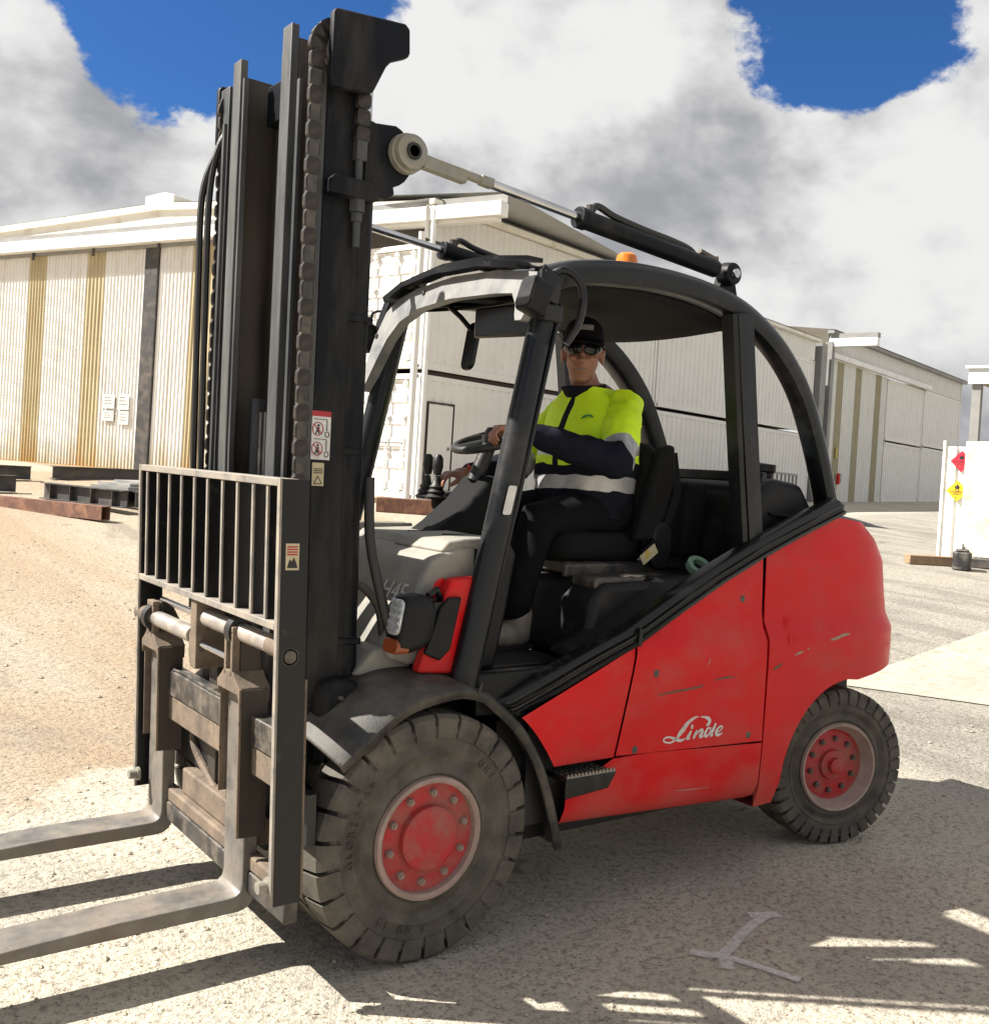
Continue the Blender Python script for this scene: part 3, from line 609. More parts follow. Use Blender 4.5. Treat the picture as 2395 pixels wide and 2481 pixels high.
def ring_text(body, rad, a_mid, size, y):
    """raised letters round the sidewall, clockwise as seen from -y, tops outward"""
    G = []; step = size * .86 / rad; n = len(body)
    for i, ch in enumerate(body):
        if ch == ' ': continue
        a = a_mid - (i - (n - 1) / 2) * step; g = text(ch, size, .0018)
        ca, sa = math.cos(a), math.sin(a)      # radial dir; clockwise tangent = (sa, -ca)
        G.append(xf(g, lambda x, yy, z: ((rad + yy) * ca + x * sa, y - z, (rad + yy) * sa - x * ca)))
    return join(*G)
def wheel_set(front):
    if front: r, h, rr, c, nl, lug = .4026, .138, .198, (0, -.485, .4026), 26, .030
    else: r, h, rr, c, nl, lug = .353, .118, .202, (2.22, -.500, .353), 36, .020
    me = {}
    me['tyre'] = mesh('tyre', tyre_geo(r, h, rr, nl, lug, .5 if front else 1.2), 'rubber', sm=32)
    if front:
        disc = [(0, -h + .018), (.120, -h + .018), (.165, -h + .022), (.176, -h + .018), (.178, -h - .002), (.186, -h - .009), (.197, -h - .006), (.200, -h + .01), (.19, -h + .03), (.19, .09), (.05, .09), (0, .09)]
        fm_f = lambda z: 1
        hub = [(0, -h - .012), (.03, -h - .012), (.095, -h - .010), (.103, -h - .005), (.105, -h + .019)]
        nuts, nr, nn, ny = .0125, .143, 10, -h + .018
    else:
        disc = [(0, -h + .052), (.115, -h + .052), (.150, -h + .06), (.160, -h + .05), (.176, -h + .02), (.186, -h - .004), (.196, -h - .006), (.202, -h + .006), (.19, -h + .03), (.19, .08), (0, .08)]
        hub = [(0, -h + .004), (.020, -h + .004), (.034, -h + .010), (.036, -h + .030), (.066, -h + .034), (.07, -h + .053)]
        nuts, nr, nn, ny = .0125, .118, 10, -h + .052
    g = lathe(disc, 56); nseg = len(disc) - 1
    fm = []
    for f in g[1]:
        fm.append(1 if len(f) == 4 and all(math.hypot(g[0][k][0], g[0][k][2]) > (.172 if front else .155) for k in f) and sum(g[0][k][1] for k in f) / 4 < -h + .06 else 0)
    me['wheel'] = mesh('wheel', g, ['wheel_red', 'rim'], None, 30); me['wheel'].polygons.foreach_set('material_index', fm)
    me['hub'] = mesh('hub_cap', lathe(hub, 40), 'wheel_red', sm=30)
    me['nut'] = mesh('wheel_nut', join(lathe([(0, -.014), (nuts * .95, -.013), (nuts * 1.1, -.001), (nuts * 1.1, .002)], 6), lathe([(0, -.020), (.006, -.019), (.006, -.013)], 8)), 'rim' if front else 'greasy', sm=25)
    if front:
        me['txt'] = mesh('sidewall_lettering', join(ring_text('GLOBESTAR', .280, R(163), .036, -h - .001), ring_text('GRI', .280, R(42), .036, -h - .001), ring_text('7.00-15', .280, R(252), .034, -h - .001)), 'rubber', sm=0)
    for s in (-1, 1):
        flip = s > 0
        w = link('wheel', me['wheel'], T); w.location = (c[0], s * abs(c[1]), c[2])
        if flip: w.rotation_euler = (0, 0, math.pi)
        if not front: w.rotation_euler.z += R(-17); w.location.x += .03
        link('tyre', me['tyre'], w); link('hub_cap', me['hub'], w)
        for i in range(nn):
            a = 2 * math.pi * (i + .35) / nn; q = link('wheel_nut', me['nut'], w); q.location = (nr * math.cos(a), ny, nr * math.sin(a)); q.rotation_euler = (0, a, 0)
        if front: link('sidewall_lettering', me['txt'], w, kind='stuff')
wheel_set(True); wheel_set(False)
# pebbles caught in the tread
# ---- chassis and bodywork
ob('chassis', join(box(.30, 1.70, -.55, .55, .30, .80), box(1.66, 2.6, -.37, .37, .28, 1.2), box(-.16, .32, -.33, .33, .24, .86), box(-.05, .05, -.36, .36, .32, .48)), 'plastic', T)
def ys(z): return pl([(.20, .585), (.27, .612), (.34, .632), (.55, .640), (.88, .644), (.965, .642), (1.035, .606), (1.3, .598), (1.5, .575)], z)
TOP = [(.33, .765), (.86, .982), (1.09, 1.093), (1.33, 1.205), (1.56, 1.302), (2.09, 1.485)]
def ztop(x): return pl(TOP, x)
def cw_geo():
    # plan columns along near side, round the tail, to the far side
    cols = [('s', 1.632 + .0168 * i) for i in range(35)]
    n = 40; cols += [('e', math.pi / 2 * (1 - k / n)) for k in range(1, n + 1)]
    def LL(z): return pl([(.3, .61), (.72, .635), (.96, .645), (1.04, .628), (1.12, .605), (1.28, .57), (1.38, .48), (1.47, .29), (1.55, .10)], z)
    def plan(c, z):
        if c[0] == 's': return c[1], -ys(z)
        a = c[1]; e = 2 / 3.0
        return 2.20 + LL(z) * abs(math.cos(a)) ** e, -ys(z) * abs(math.sin(a)) ** e
    def zb(x):
        if x < 1.745: return .258 + max(0, x - 1.70) * .1
        dx = x - 2.21
        if dx < 0: return max(.258, .315 + math.sqrt(max(0, .445 ** 2 - dx * dx)) if abs(dx) < .445 else .258)
        return .745 + min(.05, dx * .12)
    V, F = [], []; nt_ = 30
    for c in cols:
        x0 = plan(c, .9)[0]
        lo = zb(min(x0, 2.9)); hi = ztop(x0) - .004 if x0 < 2.09 else 1.482 - (x0 - 2.09) * .05
        for j in range(nt_ + 1):
            z = lerp(lo, hi, j / nt_); x, y = plan(c, z); V.append((x, y, z))
    m = nt_ + 1; k = len(cols)
    F = [(i * m + j, (i + 1) * m + j, (i + 1) * m + j + 1, i * m + j + 1) for i in range(k - 1) for j in range(nt_)]
    # mirror
    o = len(V); V += [(x, -y, z) for x, y, z in V]; F += [tuple(q + o for q in reversed(f)) for f in F]
    # bridge tops and bottoms across the middle
    for i in range(k - 1): F.append((i * m + nt_, (i + 1) * m + nt_, o + (i + 1) * m + nt_, o + i * m + nt_)); F.append((i * m, o + i * m, o + (i + 1) * m, (i + 1) * m))
    F.append(tuple(range(0, m)) ) ; F.append(tuple(o + j for j in range(m - 1, -1, -1)))
    return V, F
ob('counterweight', cw_geo(), 'red', T, sm=38, recalc=False)
def patch(xl, xr, zb, zt, nx, nz, off=0.):
    def f(u, v):
        z0 = lerp(.55, 1.0, v); x = lerp(xl(v), xr(v), u); z = lerp(zb(x), zt(x), v); return (x, -ys(z) - off, z)
    return grid(f, nx, nz)
hatch = patch(lambda v: lerp(.788, .872, v), lambda v: 1.622 - .012 * v, lambda x: .580 - (x - .79) * .042, lambda x: ztop(x) - .006, 40, 14)
lower = grid(lambda u, v: (lerp(.562 + .215 * max(0, (v - .62) / .38), 1.624, u), -ys(lerp(.20, .57, v)) + (.10 * (1 - v * 5) ** 2 if v < .2 else 0), lerp(.318 - .055 * u, (.486 if False else .572) - .042 * max(0, (lerp(.56, 1.624, u) - .79)), v)), 40, 12)
front_tri = patch(lambda v: lerp(.50, .34, v), lambda v: lerp(.784, .868, v), lambda x: .575, lambda x: ztop(x) - .006, 16, 10, -.006)
for s in (-1, 1):
    k = (lambda g: g) if s < 0 else mir
    h = ob('side_hatch', k(hatch), 'red', T, solid=0, sm=45)
    for x, z in ((1.488, 1.135), (.970, .872), (.884, .592), (1.532, .580)):
        y = -ys(z)
        ob('hatch_screw', k(join(lathe([(0, -.0025), (.009, -.002), (.010, 0)], 14, (x, y, z)), lathe([(.0102, -.0012), (.0145, -.0010), (.015, .0)], 14, (x, y, z)))), 'greasy', h)
    ob('lower_panel', k(lower), 'red', T, sm=45)
    ob('front_panel', k(front_tri), 'red', T, sm=45)
    ob('panel_backing', k(box(.42, 1.63, -.578, -.54, .36, .80)), 'black_ink', T)
    ob('panel_backing', k(prism([(.80, .80), (.86, .94), (1.33, 1.17), (1.60, 1.27), (1.64, 1.26), (1.64, .80)], 'y', -.575, -.50)), 'black_ink', T)
# gouges and rubbed streaks in the near side paint
def gouge(name, P, w, m='greasy'):
    P = curve([(a, 0, b) for a, b in P], 5); n = len(P)
    ob(name, ribbon([(p.x, p.z) for p in P], [w * (.35 + .65 * math.sin(math.pi * i / (n - 1)) * random.uniform(.55, 1.1)) for i in range(n)], lambda x, z: -ys(z) - .0008, .0006), m, T, sm=0)
pm('scuff_dark', (.10, .05, .035), (.17, .08, .05), .8, scale=40); pm('scuff_pale', (.42, .20, .16), (.36, .12, .10), .8, scale=40); pm('scuff_tan', (.34, .27, .2), (.28, .2, .15), .8, scale=60)
gouge('paint_scrape', [(.985, .787), (1.06, .794), (1.15, .798), (1.215, .803), (1.24, .809)], .012, 'scuff_dark')
gouge('paint_scrape', [(1.30, .822), (1.36, .828), (1.42, .826)], .010, 'scuff_dark')
gouge('paint_scrape', [(1.255, .885), (1.262, .898), (1.27, .912)], .008, 'scuff_pale')
gouge('paint_scrape', [(1.66, .838), (1.69, .850), (1.72, .862)], .014, 'scuff_dark')
gouge('paint_scrape', [(1.80, .892), (1.83, .90), (1.86, .905)], .010, 'scuff_tan')
gouge('paint_scrape', [(1.885, .912), (1.90, .918)], .008, 'scuff_tan')
gouge('paint_scrape', [(2.05, .945), (2.10, .952), (2.14, .962), (2.19, .965)], .016, 'scuff_tan')
gouge('paint_scrape', [(1.12, .405), (1.2, .398), (1.32, .392)], .005, 'scuff_pale')
# maker's script on the hatch
def logo():
    A = lambda px, py: (1.032 + .000276 * (px - 205) - .0000333 * (960 - py), .6105 + .0002 * (960 - py) - .0000271 * (px - 205))
    def st(P, w):
        q = curve([(a, 0, b) for a, b in P], 6); n = len(q); W_ = []
        for i in range(n):
            t = i / (n - 1) * (len(w) - 1); k = min(int(t), len(w) - 2); W_.append(lerp(w[k], w[k + 1], t - k) * .00026)
        return ribbon([A(p.x, p.z) for p in q], W_, lambda x, z: -ys(z) - .0009, .0008)
    G = [st([(1105, 672), (1155, 630), (1180, 572), (1150, 522), (1070, 495), (985, 492)], [22, 62, 66, 58, 30, 8]),
         st([(945, 492), (880, 505), (790, 560), (700, 640), (620, 740), (550, 820), (490, 905)], [14, 30, 52, 72, 84, 74, 40]),
         st([(490, 905), (420, 965), (350, 1000), (280, 1002), (222, 975), (215, 940), (262, 902), (335, 895), (410, 915), (480, 945), (545, 962), (610, 945), (650, 920)], [42, 34, 26, 24, 24, 26, 26, 28, 40, 52, 46, 30, 18]),
         st([(785, 770), (735, 850), (690, 925), (750, 920)], [30, 58, 50, 14]), st([(775, 700), (800, 690), (825, 690)], [50, 70, 50]),
         st([(905, 755), (860, 840), (815, 925)], [28, 56, 44]), st([(880, 850), (940, 780), (1000, 752), (1015, 790), (960, 870), (985, 895), (1040, 868)], [16, 30, 46, 56, 56, 40, 14]),
         st([(1205, 722), (1140, 722), (1085, 790), (1062, 855), (1095, 885), (1150, 835), (1195, 745)], [24, 32, 46, 54, 44, 28, 20]), st([(1310, 615), (1260, 720), (1205, 820), (1195, 868), (1250, 850)], [38, 58, 58, 46, 12]),
         st([(1310, 812), (1390, 775), (1450, 705), (1425, 680), (1360, 715), (1308, 795), (1315, 850), (1375, 855), (1450, 812)], [16, 20, 26, 28, 36, 54, 52, 36, 14])]
    for i, g in enumerate(G): G[i] = xf(g, lambda x, y, z: (x, y - .0001 * i, z))
    ob('maker_lettering', join(*G), 'logo_white', T, sm=0, recalc=True)
logo()
# ---- sill trim: black ridged moulding running up both sides
SILL = [(.285, .770), (.335, .793), (.50, .868), (.68, .940), (.855, 1.003), (.90, 1.027), (1.09, 1.122), (1.33, 1.237), (1.56, 1.334), (1.80, 1.424), (2.10, 1.528)]
def sill(s):
    pr = [(-.036, .580), (-.036, .622), (-.030, .636), (-.016, .640), (-.010, .628), (-.002, .628), (.004, .634), (.012, .635), (.017, .622), (.024, .621), (.031, .612), (.040, .596), (.044, .560)]
    ob('door_sill', xf(sweep_xz([(a, s * y) for a, y in pr], SILL), lambda x, y, z: (x, y * (.90 if x < .31 else .965 if x < .36 else 1), z)), 'trim', T, sm=35)
both(sill)
ob('sill_joint', box(.872, .888, -.643, -.60, .978, 1.045), 'trim', T, bev=.004)
# ---- step and front mudguards
def fender(s):
    out = [(-.352, .684), (-.262, .752), (-.119, .845), (.058, .881), (.160, .868), (.232, .828), (.376, .700), (.484, .520), (.563, .283)]
    P = [(p.x, p.z) for p in curve([(a, 0, b) for a, b in out], 6)]
    def sec(i):
        x, z = P[i]; a, b = P[max(0, i - 1)], P[min(len(P) - 1, i + 1)]; t = Vector((b[0] - a[0], b[1] - a[1])).normalized(); nx, nz = -t.y, t.x
        k = max(0, min(1, (.2 - x) / .35)); up = .075 * k + .006; pts = []
        for a_, y in ((-.034, .632), (-.006, .636), (.004, .626), (up * .45, .56), (up * .85, .48), (up, .40), (up, .345)): pts.append((x + nx * a_, s * y, z + nz * a_))
        return pts
    V = []; n = 7
    for i in range(len(P)): V += sec(i)
    F = [(i * n + j, i * n + j + 1, (i + 1) * n + j + 1, (i + 1) * n + j) for i in range(len(P) - 1) for j in range(n - 1)]
    f = ob('mudguard', (V, F), 'fender', T, sm=50, solid=.012)
    ob('mudguard_bolt', join(*[lathe([(0, .012), (.009, .009), (.011, 0)], 10, (x, s * y, z), 'z') for x, y, z in ((-.03, .42, .962), (-.27, .47, .842))]), 'greasy', f)
    ob('mudguard_joint', obox((.148, s * .639, .862), (.160, s * .639, .895), .004, .01), 'black_ink', f)
both(fender)
def step(s):
    o = ob('step', join(box(.50, .735, s * .70 if s < 0 else .55, s * .55 if s < 0 else .70, .532, .548), prism([(.50, .478), (.700, .492), (.738, .548), (.50, .548)], 'y', s * .704, s * .690), prism([(.70, .50), (.735, .55), (.735, .535), (.71, .49)], 'y', s * .690, s * .55)), 'trim', T, bev=.004)
    for r_ in range(4):
        for i in range(9): x = .515 + .024 * i; ob('step_slot', box(x, x + .013, s * (.58 + .03 * r_), s * (.598 + .03 * r_), .5485, .5505), 'fender', o, sm=0)
    ob('step_teeth', join(*[prism([(x, .548), (x + .016, .548), (x + .008, .563)], 'y', s * .700, s * .694) for x in [.505 + .0165 * i for i in range(14)]]), 'dull_steel', o, sm=0)
both(step)
# ---- cab structure
ob('cab_floor', box(.12, .80, -.53, .53, .84, .885), 'greasy', T); ob('floor_mat', box(.22, .72, -.42, .36, .886, .897), 'rubber_black', T, bev=.003)
ob('floor_side', prism([(.20, .76), (.62, .76), (.66, .905), (.20, .905)], 'y', -.56, -.53), 'plastic', T, bev=.008)
ob('engine_hood', prism([(.74, .90), (.78, 1.12), (.84, 1.19), (1.72, 1.21), (1.72, .90)], 'y', -.48, .48), 'plastic', T, bev=.03)
ob('hood_skirt', xf(grid(lambda u, v: (lerp(.62, 1.66, u), lerp(-.598, -.43, v), lerp(ztop(lerp(.62, 1.66, u)) + .03, lerp(.95, 1.215, min(1, u * 2.2)), v) if u < .95 else 1.33), 14, 6), lambda x, y, z: (x, y, z)), 'plastic', T, solid=.015)
ob('hood_skirt', mir(grid(lambda u, v: (lerp(.62, 1.66, u), lerp(-.598, -.43, v), lerp(ztop(lerp(.62, 1.66, u)) + .03, lerp(.95, 1.215, min(1, u * 2.2)), v)), 14, 6)), 'plastic', T, solid=.015)
ob('rear_bulkhead', prism([(1.60, 1.15), (1.62, 1.36), (1.69, 1.58), (1.78, 1.64), (1.98, 1.62), (2.1, 1.48), (2.1, 1.15)], 'y', -.50, .50), 'plastic', T, bev=.04, seg=3)
ob('rear_sill_rail', box(1.69, 1.72, -.50, .50, 1.615, 1.66), 'frame', T, bev=.006)
ob('storage_box', prism([(1.50, 1.26), (1.52, 1.60), (1.655, 1.60), (1.655, 1.26)], 'y', -.24, .14), 'seat', T, bev=.03, seg=3)
ob('air_filter', join(lathe([(0, 1.50), (.075, 1.50), (.075, 1.66), (.085, 1.67), (.085, 1.70), (0, 1.71)], 24, (1.90, -.30, 0), 'z'), *[box(1.815 + 0 * i, 1.83, -.36 + .018 * i, -.353 + .018 * i, 1.52, 1.655) for i in range(7)]), 'plastic', T)
ob('tail_hood', grid(lambda u, v: (lerp(1.75, 2.72, u), lerp(-.52, .52, v), 1.43 + .10 * math.sin(math.pi * v) ** .5 * (1 - u ** 3) + .05 * (1 - u)), 14, 14), 'plastic', T)
def curve_xz(P, k=7): return [(p.x, p.z) for p in curve([(a, 0, b) for a, b in P], k)]
RAIL = curve_xz([(.430, 2.288), (.56, 2.330), (.75, 2.362), (.96, 2.376), (1.19, 2.370), (1.40, 2.338), (1.57, 2.278), (1.74, 2.178), (1.90, 2.025), (2.02, 1.83), (2.11, 1.64), (2.155, 1.525)])
def roof_rail(s):
    pr = [(.046, .455), (.046, .505), (.034, .540), (.008, .556), (-.020, .556), (-.044, .548), (-.050, .53), (-.050, .475), (-.030, .455)]
    ob('roof_rail', sweep_xz([(a, s * y) for a, y in pr], RAIL), 'frame', T, sm=50)
    ob('rear_pillar', sweep_xz([(.064, s * .548), (.064, s * .56), (.05, s * .572), (-.05, s * .572), (-.064, s * .56), (-.064, s * .50), (.064, s * .50)], [(1.430, 2.30), (1.50, 1.86), (1.590, 1.33)]), 'frame', T, sm=35)
    ob('pillar_seal', sweep_xz([(.018, s * .5725), (.018, s * .579), (-.018, s * .579), (-.018, s * .5725)], [(1.400, 2.29), (1.47, 1.86), (1.560, 1.36)]), 'trim', T)
    ob('front_pillar', tube([(.160, s * .525, .86), (.290, s * .515, 1.47), (.440, s * .505, 2.22)], [.046, .044, .042], 18, flat=1.15), 'frame', T)
    ob('pillar_seam', tube([(.205, s * .535, .90), (.335, s * .545, 1.50), (.482, s * .535, 2.2)], .009, 8), 'trim', T)
both(roof_rail)
def roof_z(x): return pl([(a, b) for a, b in RAIL], x)
ob('roof_panel', grid(lambda u, v: (lerp(.46, 1.56, u), lerp(-.50, .50, v), roof_z(lerp(.46, 1.56, u)) + .022 + .035 * math.sin(math.pi * v)), 24, 14), 'frame', T, solid=.05)
ob('roof_liner', grid(lambda u, v: (lerp(.52, 1.50, u), lerp(-.46, .46, v), roof_z(lerp(.52, 1.50, u)) - .045 - .02 * math.sin(math.pi * v)), 16, 8), 'seat', T, solid=.01)
# windscreen header: pressed dusty black frame, sunlight put into its grey, in the raked plane of the pillars
def scr(y, z, d=0.): return (.385 + .215 * (z - 2.16) - .045 + d, y, z)
def header():
    outer = [(-.50, 2.13), (-.515, 2.16), (-.535, 2.26), (-.53, 2.30), (-.30, 2.335), (0, 2.345), (.25, 2.325), (.40, 2.29), (.47, 2.24), (.52, 2.12), (.54, 1.98), (.535, 1.90)]
    inner = [(-.465, 2.13), (-.455, 2.15), (-.445, 2.19), (-.41, 2.235), (-.30, 2.245), (0, 2.255), (.22, 2.235), (.34, 2.19), (.41, 2.12), (.455, 2.03), (.49, 1.95), (.51, 1.90)]
    n = len(outer); V = [scr(y, z) for y, z in outer] + [scr(y, z) for y, z in inner] + [scr(y, z, .05) for y, z in outer] + [scr(y, z, .05) for y, z in inner]
    F = []
    for i in range(n - 1):
        F += [(i, i + 1, n + i + 1, n + i), (2 * n + i, 3 * n + i, 3 * n + i + 1, 2 * n + i + 1), (i, 2 * n + i, 2 * n + i + 1, i + 1), (n + i, n + i + 1, 3 * n + i + 1, 3 * n + i)]
    F += [(0, n, 3 * n, 2 * n), (n - 1, 3 * n - 1, 4 * n - 1, 2 * n - 1)]
    o = ob('windscreen_header', (V, F), 'frame_front_lit', T, sm=40)
    ob('header_bolt', join(*[lathe([(0, -.006), (.010, -.005), (.012, 0)], 10, scr(y, z, -.001), 'x') for y, z in ((.50, 2.14), (.20, 2.30))]), 'greasy', o)
    ob('roof_lip', sweep_yz(), 'trim', o)
def sweep_yz():
    P = [(-.46, 2.33), (-.2, 2.365), (.1, 2.37), (.33, 2.34), (.45, 2.29)]; return join(*[obox(scr(a[0], a[1], -.015), scr(b[0], b[1], -.015), .06, .022) for a, b in zip(P, P[1:])], *[obox(scr(a[0], a[1] + .03, .03), scr(b[0], b[1] + .03, .03), .07, .016) for a, b in zip(P[:-1], P[1:-1])])
header()
ob('corner_bracket', join(obox((.40, -.545, 2.20), (.425, -.545, 2.305), .05, .085, (1, 0, 0)), box(.385, .47, -.57, -.50, 2.13, 2.19)), 'frame', T, bev=.008)
ob('corner_bracket', join(obox((.385, .555, 2.15), (.42, .52, 2.31), .05, .06, (1, 0, 0)), obox((.42, .52, 2.315), (.42, .30, 2.345), .05, .05)), 'trim', T, bev=.006)
ob('grab_handle', tube(curve([(.425, -.55, 2.300), (.455, -.58, 2.312), (.505, -.595, 2.285), (.53, -.60, 2.22), (.52, -.59, 2.13), (.49, -.565, 2.06)], 6), .014, 10), 'frame', T)
# inside mirror, sun blind
ob('interior_mirror', xf(prism(rrect(.075, .20, .035), 'x', .55, .575), lambda x, y, z: (x + z * .15, y + .12, z + 2.10)), 'trim', T, bev=.006)
ob('mirror_arm', tube([(.50, .20, 2.26), (.53, .16, 2.22), (.57, .12, 2.16)], .011, 8), 'trim', T)
ob('sun_blind', prism([(-.44, 2.23), (.02, 2.24), (.02, 2.12), (-.44, 2.10)], 'x', .50, .52), 'trim', T, bev=.01)
# beacon
bc = ob('beacon', lathe([(0, 2.485), (.058, 2.485), (.056, 2.51), (.050, 2.59), (.044, 2.615), (.03, 2.625), (0, 2.627)], 24, (1.385, .10, 0), 'z'), 'amber', T)
ob('beacon_base', lathe([(0, 2.36), (.064, 2.36), (.064, 2.484), (0, 2.484)], 24, (1.385, .10, 0), 'z'), 'trim', bc)
# ---- cowl, scuttle and lights
def yprof(P, y0, y1): return prism(P, 'y', y0, y1)
ob('front_cowl', yprof([(-.10, .96), (-.06, 1.06), (.03, 1.24), (.055, 1.285), (.10, 1.305), (.16, 1.325), (.24, 1.33), (.24, .93), (-.02, .93)], -.455, .47), 'cowl', T, bev=.022, seg=3)
ob('cowl_cover', yprof([(.10, 1.31), (.13, 1.345), (.20, 1.355), (.34, 1.36), (.34, 1.33), (.12, 1.30)], -.44, -.12), 'cowl', T, bev=.008)
ob('cowl_cover', yprof([(.12, 1.31), (.15, 1.342), (.40, 1.352), (.40, 1.33), (.14, 1.30)], -.10, .20), 'cowl', T, bev=.008)
ob('cowl_rib', join(box(.13, .40, .225, .245, 1.33, 1.362), box(.13, .40, .275, .295, 1.33, 1.362), box(.10, .42, .31, .45, 1.325, 1.35)), 'cowl', T, bev=.006)
ob('vent_slot', join(box(.20, .33, -.30, -.29, 1.355, 1.3605), box(.21, .36, -.05, -.04, 1.3495, 1.353)), 'black_ink', T)
ob('dashboard', yprof([(.242, 1.325), (.40, 1.345), (.43, 1.30), (.40, 1.10), (.36, .89), (.242, .89)], -.44, .46), 'plastic', T, bev=.015)
ob('front_apron', yprof([(-.20, .90), (-.12, .985), (.02, .99), (.02, .88)], -.42, .44), 'cowl', T, bev=.012)
sc_ = ob('red_scuttle', join(yprof([(-.01, .915), (.035, 1.05), (.09, 1.19), (.105, 1.225), (.20, 1.232), (.16, .90)], -.512, -.462), yprof([(.045, 1.155), (.075, 1.215), (.11, 1.228), (.11, 1.15)], -.4615, -.36)), 'red', T, bev=.01)
ob('scuttle_pad', yprof([(.0, .98), (.05, 1.13), (.085, 1.165), (.135, 1.165), (.10, .99), (.06, .955)], -.532, -.5125), 'plastic', sc_, bev=.006)
g = text('H45', .10, .001)
tx = xf(g, lambda x, y, z: (-.001 + .5 * 0, 0, 0)) ; 
def on_cowl(x, y, z):     # letters lie on the raked front of the cowl
    t = (1.135 + y * .87 - 1.06) / .18; return (-.06 + .09 * t - .0035 - z, -.33 - x * .95, 1.135 + y * .87)
ob('model_lettering', xf(g, on_cowl), 'logo_white', T, sm=0)
def headlight(s):
    c = Vector((-.045, s * .515, 1.085)); k = 1.06
    def at(x, y, z): return (c.x + x * k + z * .16, c.y + y * k, c.z + z * k)
    def sec(x, w, h, dz): return [at(x, p[0], p[1] + dz) for p in rrect(w, h, min(w, h) * .36, 5)]
    rings = [sec(-.062, .080, .152, 0), sec(-.055, .094, .172, 0), sec(-.010, .100, .182, 0), sec(.030, .094, .166, 0), sec(.060, .06, .11, -.006)]
    V = [v for q in rings for v in q]; n = len(rings[0]); F = [(i * n + q, i * n + (q + 1) % n, (i + 1) * n + (q + 1) % n, (i + 1) * n + q) for i in range(4) for q in range(n)] + [tuple(range(n)), tuple(range(5 * n - 1, 4 * n - 1, -1))]
    h = ob('headlight', (V, F), 'plastic', T, sm=50)
    ob('lamp_lens', xf(prism(rrect(.070, .108, .02, 3, 0, .020), 'x', -.070, -.058), at), 'lens', h, bev=.003)
    for q in range(5): ob('lens_ridge', xf(box(-.074, -.0705, -.030, .030, -.022 + q * .021, -.010 + q * .021), at), 'lens', h, bev=.002)
    ob('indicator', xf(prism(rrect(.086, .044, .016, 3, 0, -.068), 'x', -.068, -.02), at), 'amber_dim', h, bev=.004)
    ob('lamp_bracket', join(box(.03, .085, s * .50 - .02, s * .50 + .02, 1.0, 1.15), tube([(.01, s * .51, 1.17), (.05, s * .50, 1.19), (.085, s * .49, 1.14)], .013, 8)), 'trim', h, bev=.004)
both(headlight)
pm('smoked_lens', (.03, .03, .032), (.05, .05, .05), .2, scale=20)
def worklight(s):
    c = (.335, s * (.60 if s > 0 else .575), 2.14 if s > 0 else 2.20)
    g = prism(rrect(.085, .12, .02), 'x', -.045, .035); w = ob('work_light', xf(g, lambda x, y, z: (x + c[0] + z * .3, y + c[1], z + c[2] - x * .3)), 'plastic', T, bev=.008)
    ob('lamp_lens', xf(prism(rrect(.07, .10, .015, 3), 'x', -.050, -.0455), lambda x, y, z: (x + c[0] + z * .3, y + c[1], z + c[2] - x * .3)), 'smoked_lens', w)
    ob('lamp_stem', join(tube([(c[0] + .02, c[1], c[2]), (c[0] + .05, c[1] - s * .03, c[2] + .0), (.40, s * .515, c[2] + .01)], .014, 8)), 'trim', w)
    ob('lamp_cable', tube(curve([(c[0] + .03, c[1], c[2] + .05), (c[0] + .03, c[1], c[2] + .11), (c[0] + .07, c[1] - s * .04, c[2] + .12), (.42, s * .52, c[2] + .10)], 5), .006, 6), 'trim', w)
both(worklight)
ob('pillar_sticker', xf(prism(rrect(.036, .10, .008, 3), 'y', -.0012, 0), lambda x, y, z: (x + .278 + z * .215, y - .5735, z + 1.50)), 'white_label', T)
# ---- seat, steering, levers
ob('seat_cushion', join(prism(rrect(.50, .50, .10, 4, 1.06, 0), 'z', 1.25, 1.37)), 'seat', T, bev=.04, seg=3)
ob('seat_base', join(box(.86, 1.32, -.22, .22, 1.20, 1.25), box(.82, 1.34, -.26, -.235, 1.19, 1.245)), 'greasy', T, bev=.01)
ob('seat_back', xf(prism(rrect(.50, .56, .12, 4), 'x', -.05, .03), lambda x, y, z: (x + 1.285 + z * .15, y, z * .82 + 1.53)), 'seat', T, bev=.04, seg=3)
ob('seat_wing', xf(prism([(-.06, -.22), (.08, -.22), (.10, .08), (.05, .24), (-.02, .22)], 'y', -.30, -.24), lambda x, y, z: (x + 1.265 + z * .2, y, z * .9 + 1.54)), 'seat', T, bev=.02)
ob('seat_hinge_cover', xf(prism(rrect(.11, .20, .045), 'y', -.31, -.27), lambda x, y, z: (x + 1.31, y, z + 1.32)), 'plastic', T, bev=.01)
ob('belt_buckle', obox((1.20, -.30, 1.285), (1.27, -.30, 1.335), .02, .045), 'trim', T)
bl = ob('belt_label', obox((1.185, -.315, 1.262), (1.265, -.315, 1.315), .004, .045, (-.5, 0, .8)), 'cream_label', T); 
ob('warning_triangle', prism([(1.205, 1.268), (1.235, 1.292), (1.205, 1.306)], 'y', -.3185, -.3173), 'yellow_label', bl)
ob('seat_belt', join(*[obox(a, b, .045, .004, (0, -1, 0)) for a, b in zip([(1.38, -.27, 1.72), (1.40, -.29, 1.55), (1.34, -.30, 1.42)], [(1.40, -.29, 1.55), (1.34, -.30, 1.42), (1.28, -.30, 1.34)])]), 'seat', T)
ob('seat_tray', prism(rrect(.46, .05, .02, 3, 1.05, 1.185), 'y', -.44, -.30), 'greasy', T, bev=.01)
ob('steering_column', prism([(.28, 1.33), (.36, 1.385), (.47, 1.475), (.555, 1.575), (.60, 1.575), (.60, 1.45), (.52, 1.33)], 'y', -.09, .11), 'seat', T, bev=.03, seg=3)
